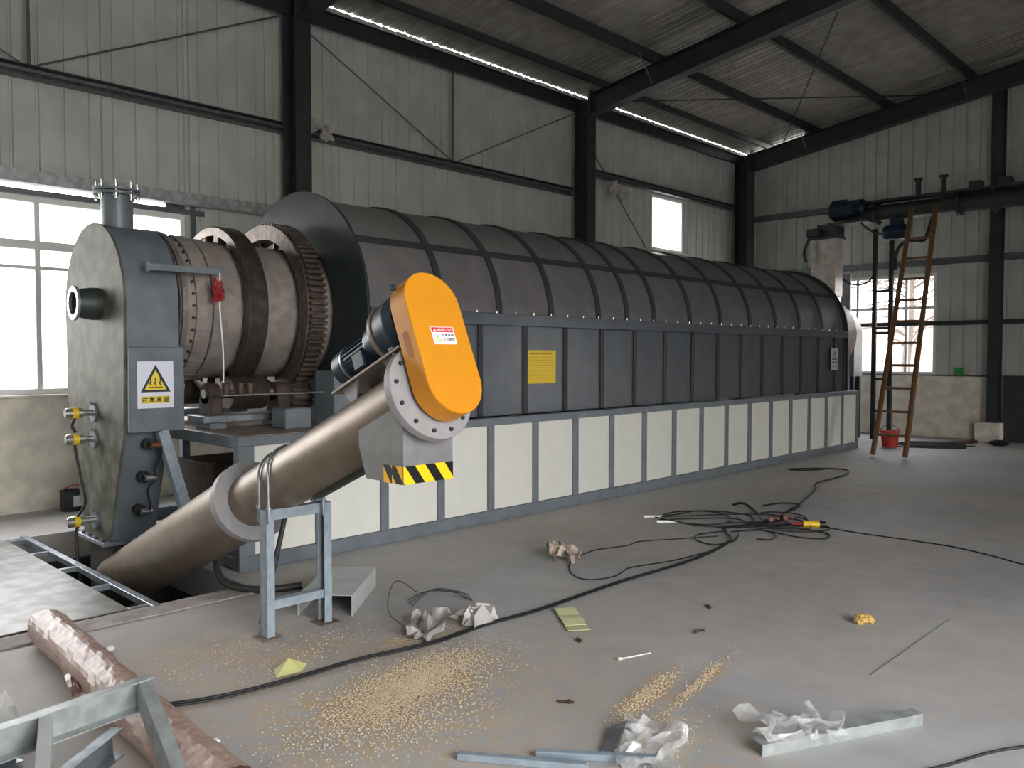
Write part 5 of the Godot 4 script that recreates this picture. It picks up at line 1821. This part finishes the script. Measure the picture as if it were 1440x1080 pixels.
	# the tangle
	var tang := [[[6.62, -4.5], [6.9, -4.3], [7.2, -4.0], [7.0, -3.75], [6.7, -3.85]],
		[[6.75, -4.55], [7.0, -4.35], [7.35, -4.1], [7.6, -3.8], [7.4, -3.6], [7.0, -3.7]],
		[[6.95, -3.65], [7.3, -3.45], [7.5, -3.3], [7.3, -3.1], [7.05, -3.2], [6.9, -3.45]],
		[[6.8, -3.8], [7.1, -3.6], [7.5, -3.45], [7.55, -3.65], [7.25, -3.75]],
		[[6.70, -4.62], [6.95, -4.50], [7.25, -4.45], [7.3, -4.2], [7.05, -3.95], [6.75, -4.0], [6.62, -4.25]],
		[[6.65, -4.55], [6.62, -4.3], [6.6, -4.05], [6.75, -3.85], [7.05, -3.7], [7.3, -3.72]],
		[[6.8, -4.6], [7.1, -4.6], [7.4, -4.35], [7.45, -4.0], [7.2, -3.8], [6.9, -3.8]],
		[[6.6, -3.75], [6.3, -3.85], [6.1, -3.75], [6.05, -3.55], [6.3, -3.5], [6.55, -3.6]],
		[[7.2, -3.7], [7.5, -3.9], [7.7, -3.85], [7.75, -3.6], [7.5, -3.4], [7.2, -3.35], [7.0, -3.5]],
		[[7.0, -3.55], [7.2, -3.3], [7.15, -3.05], [6.95, -3.0], [6.85, -3.2], [6.9, -3.5]],
		[[6.6, -3.7], [6.85, -3.55], [6.75, -3.35], [6.55, -3.3], [6.5, -3.4]],
		[[6.9, -3.9], [7.2, -3.7], [7.6, -3.55], [7.45, -3.35], [7.1, -3.2]],
		[[6.7, -3.9], [7.0, -3.75], [7.4, -3.65], [7.3, -3.5], [6.9, -3.6], [6.7, -3.7]]]
	var tg := MB.new()
	for i in tang.size():
		tg.path(P.call(tang[i], 0.008 + 0.008 * (i % 3)), 0.0065, 6)
	tg.path(smooth([Vector3(7.55, 0.02, -3.95), Vector3(7.75, 0.06, -4.2), Vector3(7.8, 0.02, -4.35)]), 0.014, 6)
	tg.path(smooth([Vector3(7.5, 0.02, -3.7), Vector3(8.1, 0.05, -3.75), Vector3(8.2, 0.03, -4.0), Vector3(7.95, 0.02, -4.1)]), 0.009, 6)
	solo("cable_tangle", tg, M.cable, "tangled coils of black cable lying in the middle of the floor", "cable")
	var cp := thing("cable_coupler", "yellow plug coupling with black cap at the right end of the cable tangle", "plug", Vector3(7.36, 0, -3.29))
	var d := Vector3(0.6, 0, 0.8).normalized()
	var o := Vector3(7.36, 0.032, -3.29)
	var c1 := MB.new()
	c1.tube(o - d * 0.085, o + d * 0.06, 0.032, 0.032, 16)
	obj("shell", c1, M.plugyellow, cp)
	var c2 := MB.new()
	c2.tube(o + d * 0.06, o + d * 0.12, 0.032, 0.030, 16)
	obj("cap", c2, M.black, cp)
	var c3 := MB.new()
	c3.tube(o - d * 0.085, o - d * 0.19, 0.018, 0.012, 12)
	obj("strain_relief", c3, M.redtag, cp)
	for q in [["brass_clamp", Vector3(7.33, 0.03, -3.68), "small reddish clamp amid the cable tangle, left of the yellow plug"], ["brass_clamp", Vector3(7.5, 0.03, -3.62), "small reddish clamp at the joint of the tangle and the far cable"]]:
		var b := MB.new()
		b.box(q[1], Vector3(0.13, 0.05, 0.05), 0.01, Basis(Vector3.UP, 0.4))
		b.tube(q[1] + Vector3(0.05, 0.0, -0.05), q[1] + Vector3(0.05, 0.0, 0.05), 0.018, 0.018, 10)
		solo(q[0], b, mat(Color(0.58, 0.42, 0.38), 0.5, 0.2), q[2], "clamp", "clamps in the cable tangle")
	for q in [[Vector3(6.72, 0.012, -4.62), 0.9, "upper of the two white cable ties left of the tangle"], [Vector3(6.60, 0.012, -4.38), 0.75, "lower of the two white cable ties left of the tangle"]]:
		var b := MB.new()
		b.box(q[0], Vector3(0.04, 0.018, 0.20), 0.005, Basis(Vector3.UP, q[1]))
		solo("white_tie", b, M.ptfe, q[2], "cable tie", "white ties by the tangle")
	# papers and scraps
	var bp := MB.new()
	bp.crumple(Transform3D(Basis(Vector3.UP, 0.9), Vector3(4.88, 0.0, -4.2)), 0.32, 0.22, 0.10, 41, 8, 0.8)
	solo("crumpled_paper", bp, M.brownpaper, "crumpled pinkish-brown paper on the floor in front of the white panels", "paper")
	var np := MB.new()
	var nb := Basis(Vector3.UP, 0.92)
	for i in 4:
		var zz := -0.2 + 0.1 * i
		np.box(Vector3(3.73, 0.012 + 0.006 * (i % 2), -3.145) + nb * Vector3(zz + 0.05, 0, 0), Vector3(0.104, 0.003, 0.13), 0.0, nb * Basis(Vector3(0, 0, 1), 0.08 if i % 2 else -0.08))
	solo("paper_strip", np, M.paper, "pale yellow folded strip of paper lying on the open floor", "paper")
	var yp := MB.new()
	for q in [[Vector3(2.04, 0.004, -3.63), Vector3(2.15, 0.055, -3.70), Vector3(2.17, 0.006, -3.61)], [Vector3(2.15, 0.055, -3.70), Vector3(2.17, 0.006, -3.61), Vector3(2.235, 0.014, -3.66)], [Vector3(2.04, 0.004, -3.63), Vector3(2.15, 0.055, -3.70), Vector3(2.09, 0.004, -3.74)]]:
		var fn: Vector3 = (q[1] - q[0]).cross(q[2] - q[0]).normalized()
		yp.tri(q[0], q[1], q[2], fn, fn, fn)
		yp.tri(q[0] - fn * 0.002, q[1] - fn * 0.002, q[2] - fn * 0.002, -fn, -fn, -fn)
	solo("yellow_paper", yp, mat(Color(0.80, 0.79, 0.53), 0.7), "pale yellow scrap of paper beside the black cable, near the stand", "paper")
	var fo := MB.new()
	fo.crumple(Transform3D(Basis(Vector3.UP, 0.75), Vector3(3.0, 0.005, -3.62)), 0.42, 0.18, 0.06, 52, 9, 0.8)
	fo.crumple(Transform3D(Basis(Vector3.UP, -0.3), Vector3(3.28, 0.004, -3.52)), 0.20, 0.14, 0.09, 58, 5, 0.9)
	solo("crumpled_foil", fo, M.foil, "crumpled grey foil lying over the black cable in front of the stand", "foil")
	var wi := MB.new()
	wi.path(smooth([Vector3(2.95, 0.01, -3.75), Vector3(3.0, 0.03, -3.98), Vector3(3.2, 0.05, -4.25), Vector3(3.35, 0.09, -4.35), Vector3(3.4, 0.03, -4.2)]), 0.003, 5)
	for i in 4:
		wi.path(smooth([Vector3(3.28 - 0.02 * i, 0.01, -4.16 + 0.04 * i), Vector3(3.38, 0.06 + 0.012 * i, -4.1 + 0.03 * i), Vector3(3.52 + 0.015 * i, 0.05, -4.0 + 0.02 * i), Vector3(3.58, 0.008, -3.92 + 0.02 * i)]), 0.003, 5)
	solo("wire_coil", wi, M.hose, "springy loops of thin grey wire on the floor behind the foil", "wire")
	var lu := MB.new()
	lu.blob(Vector3(4.92, 0.028, -1.89), Vector3(0.055, 0.03, 0.04), 3, 0.5, 9)
	lu.blob(Vector3(4.96, 0.02, -1.86), Vector3(0.03, 0.025, 0.03), 4, 0.5, 7)
	solo("foam_lump", lu, M.sponge, "small yellow-brown lump of foam alone on the grey floor at right", "lump")
	for q in [[Vector3(1.605, 0.015, -4.61), "small white foam crumb left of the yellow paper, near the pit kerb", 0.022], [Vector3(1.5, 0.018, -3.17), "small white foam crumb right of the brown roll", 0.024]]:
		var b := MB.new()
		b.blob(q[0], Vector3(q[2], q[2] * 0.7, q[2]), 5, 0.4, 6)
		solo("foam_crumb", b, M.foam, q[1], "foam crumb", "white foam crumbs")
	var stk := MB.new()
	stk.tube(Vector3(3.44, 0.006, -2.56), Vector3(3.62, 0.006, -2.50), 0.005, 0.004, 6)
	stk.blob(Vector3(3.43, 0.008, -2.565), Vector3(0.014, 0.009, 0.014), 3, 0.3, 5)
	solo("pale_stick", stk, M.lightpaper, "thin pale stick lying on the floor below the paper strip", "stick")
	var rod := MB.new()
	rod.tube(Vector3(4.14, 0.004, -1.54), Vector3(5.35, 0.004, -1.53), 0.0022, 0.0022, 6)
	solo("thin_rod", rod, M.galv, "thin straight wire rod lying on the floor at right", "rod")
	var leaf := [[2.83, -2.42, "dark leaf-like chip beside the chaff"], [3.5, -2.9, "small dark chip below the paper strip"], [4.1, -2.5, "tiny dark chip on the bare floor right of the paper strip"], [4.55, -2.7, "tiny twig on the bare floor further right of the paper strip"]]
	for q in leaf:
		var b := MB.new()
		b.crumple(Transform3D(Basis(Vector3.UP, q[0] * 3.0), Vector3(q[0], 0.001, q[1])), 0.07, 0.028, 0.01, int(q[0] * 10), 4)
		solo("dark_chip", b, M.rust, q[2], "chip")
	# brown film-wrapped roll
	var rl := MB.new()
	var pts := smooth([Vector3(1.40, 0.10, -5.04), Vector3(1.385, 0.10, -4.6), Vector3(1.36, 0.10, -4.1), Vector3(1.33, 0.10, -3.6), Vector3(1.31, 0.10, -3.1), Vector3(1.29, 0.10, -2.6)], 12)
	var nn := FastNoiseLite.new()
	nn.seed = 17
	nn.frequency = 1.0
	var seg := 30
	for i in pts.size() - 1:
		for kk in seg:
			var v4 := []
			for e in [[i, kk], [i, kk + 1], [i + 1, kk + 1], [i + 1, kk]]:
				var th: float = TAU * (e[1] % seg) / seg
				var dd := Vector3(cos(th), sin(th), 0)
				var L: float = pts[e[0]].z
				var taper := clampf(float(e[0]) / 3.0, 0.0, 1.0)
				var r := 0.095 * (0.72 + 0.28 * sqrt(taper)) * (1.0 + 0.14 * nn.get_noise_3d(dd.x * 1.3, dd.y * 1.3, L * 4.0) + 0.20 * absf(nn.get_noise_3d(dd.x * 2.0, dd.y * 2.0, L * 5.0 + 9.0)) - 0.10 * absf(nn.get_noise_3d(dd.x * 0.7 + 3.0, dd.y * 0.7, L * 1.5)))
				v4.append([pts[e[0]] + dd * r, dd])
			for tr in [[0, 1, 2], [0, 2, 3]]:
				var p0: Vector3 = v4[tr[0]][0]
				var p1: Vector3 = v4[tr[1]][0]
				var p2: Vector3 = v4[tr[2]][0]
				var fn := (p1 - p0).cross(p2 - p0).normalized()
				var rd: Vector3 = v4[0][1]
				if fn.dot(rd) < 0.0:
					fn = -fn
				fn = (fn * 0.45 + rd * 0.55).normalized()
				rl.tri(p0, p1, p2, fn, fn, fn)
	rl.blob(pts[0] + Vector3(0, 0, 0.02), Vector3(0.062, 0.062, 0.05), 3, 0.3, 10)
	var ro := solo("wrapped_roll", rl, M.wrap, "long roll wrapped in shiny pinkish-brown film lying at the bottom left", "roll")
	var fl := MB.new()
	fl.crumple(Transform3D(Basis(Vector3.UP, 1.35) * Basis(Vector3(1, 0, 0), 0.5), Vector3(1.27, 0.05, -4.1)), 0.5, 0.09, 0.03, 71, 8, 1.6)
	obj("loose_flap", fl, M.wrap, ro)
	# galvanized frame lying over the roll
	var gf := thing("channel_frame", "galvanized frame of welded channels propped on the brown roll at the bottom left", "frame", Vector3(0.95, 0, -3.2))
	var ga := MB.new()
	csect(ga, Vector3(0.35, 0.245, -3.20), Vector3(1.30, 0.255, -3.33), 0.12, 0.05, Vector3.BACK)
	obj("long_channel", ga, M.galv2, gf)
	var g2 := MB.new()
	g2.bar(Vector3(1.275, 0.26, -3.31), Vector3(1.17, 0.03, -2.6), 0.05, 0.11, Vector3.UP, 0.002)
	obj("end_channel", g2, M.galv2, gf)
	var g3 := MB.new()
	g3.bar(Vector3(0.905, 0.255, -3.245), Vector3(0.74, 0.12, -2.75), 0.045, 0.10, Vector3.UP, 0.002)
	obj("cross_channel", g3, M.palesheet, gf)
	var g4 := MB.new()
	csect(g4, Vector3(0.78, 0.07, -3.05), Vector3(1.16, 0.09, -3.33), 0.11, 0.05, Vector3.BACK)
	solo("angle_bar", g4, M.galv, "loose galvanized channel lying under the propped frame at the bottom left", "channel")
	var g5 := MB.new()
	csect(g5, Vector3(0.35, 0.06, -3.45), Vector3(0.9, 0.06, -3.62), 0.10, 0.05, Vector3.BACK)
	solo("angle_bar", g5, M.galv, "second loose channel on the floor behind the propped frame at the left edge", "channel")
	var bag := MB.new()
	bag.crumple(Transform3D(Basis(Vector3.UP, 0.3), Vector3(0.83, 0.0, -3.95)), 0.22, 0.3, 0.16, 77, 8)
	solo("plastic_bag", bag, M.film, "crumpled translucent white plastic bag at the left edge of the floor", "bag")
	# bits at the bottom
	var ch := thing("aluminium_channel", "bright aluminium box channel lying on the floor at the bottom right", "channel", Vector3(3.35, 0, -1.36))
	var c4 := MB.new()
	var ca := Vector3(2.99, 0.025, -1.53)
	var cc := Vector3(3.74, 0.025, -1.17)
	csect(c4, ca, cc, 0.05, 0.06, Vector3(-0.43, 0, 0.9) * -1.0)
	obj("profile", c4, M.galv2, ch)
	for q in [[Vector3(2.13, 0.015, -2.385), Vector3(2.42, 0.015, -1.96), "left one of the two pale flat bars at the bottom edge"], [Vector3(2.36, 0.015, -2.175), Vector3(2.66, 0.015, -1.80), "right one of the two pale flat bars at the bottom edge"]]:
		var b := MB.new()
		b.bar(q[0], q[1], 0.035, 0.028, Vector3.UP, 0.003)
		solo("flat_bar", b, M.standgrey, q[2], "bar", "pale bars at the bottom edge")
	var bk := MB.new()
	bk.bar(Vector3(2.76, 0.03, -2.07), Vector3(2.54, 0.012, -1.96), 0.05, 0.008, Vector3.UP, 0.001)
	bk.bar(Vector3(2.755, 0.03, -2.07), Vector3(2.77, 0.05, -2.03), 0.05, 0.008, Vector3.UP, 0.001)
	solo("bent_bracket", bk, M.galv, "short bent metal strip between the pale bars and the plastic film", "bracket")
	var f1 := MB.new()
	f1.crumple(Transform3D(Basis(Vector3.UP, 0.4), Vector3(2.72, 0.0, -1.88)), 0.40, 0.26, 0.045, 81, 12)
	solo("plastic_film", f1, M.film, "crumpled clear film on the floor at the bottom centre", "plastic film")
	var f2 := MB.new()
	f2.crumple(Transform3D(Basis(Vector3.UP, 0.9), Vector3(3.22, 0.04, -1.50)), 0.26, 0.34, 0.04, 87, 12)
	solo("plastic_film", f2, M.film, "crumpled clear film lying on the bright aluminium channel", "plastic film")
	var hz := MB.new()
	hz.path(P.call([[3.28, -1.05], [3.42, -0.98], [3.65, -0.89], [3.81, -0.80], [4.0, -0.66]], 0.006), 0.006, 8)
	solo("floor_cable", hz, M.cable, "thin dark cable at the bottom right corner", "cable")
	# chaff grains
	var gm := BoxMesh.new()
	gm.size = Vector3(0.006, 0.002, 0.003)
	var gmat := StandardMaterial3D.new()
	gmat.metallic_specular = 0.1
	gmat.albedo_color = Color(0.84, 0.765, 0.65)
	gmat.roughness = 0.9
	gm.material = gmat
	var mm := MultiMesh.new()
	mm.transform_format = MultiMesh.TRANSFORM_3D
	mm.mesh = gm
	var sp := [[2.45, -3.1, 0.42, 0.18, 10000], [2.3, -2.95, 0.6, 0.35, 3500], [3.15, -2.2, 0.3, 0.05, 1500], [3.45, -2.1, 0.35, 0.03, 700], [2.3, -3.8, 0.5, 0.2, 500], [2.9, -3.6, 0.4, 0.1, 400], [1.9, -4.1, 0.6, 0.25, 400], [2.8, -1.9, 0.3, 0.15, 400]]
	var tot := 0
	for q in sp:
		tot += q[4]
	mm.instance_count = tot
	var id := 0
	for q in sp:
		for i in q[4]:
			var x: float = q[0] + rng.randfn() * q[2] * 0.55
			var z: float = q[1] + rng.randfn() * q[3] * 0.55 - (x - q[0]) * 0.2
			var b := Basis.from_euler(Vector3(rng.randf_range(-0.4, 0.4), rng.randf_range(0, TAU), rng.randf_range(-0.4, 0.4))) * rng.randf_range(0.5, 1.2)
			mm.set_instance_transform(id, Transform3D(b, Vector3(x, 0.003 + rng.randf() * 0.006, z)))
			id += 1
	var mi := MultiMeshInstance3D.new()
	mi.name = "chaff"
	mi.multimesh = mm
	add_child(mi, true)
	tag(mi, "tan chaff scattered in patches over the floor in front of the stand", "chaff", "", "stuff")
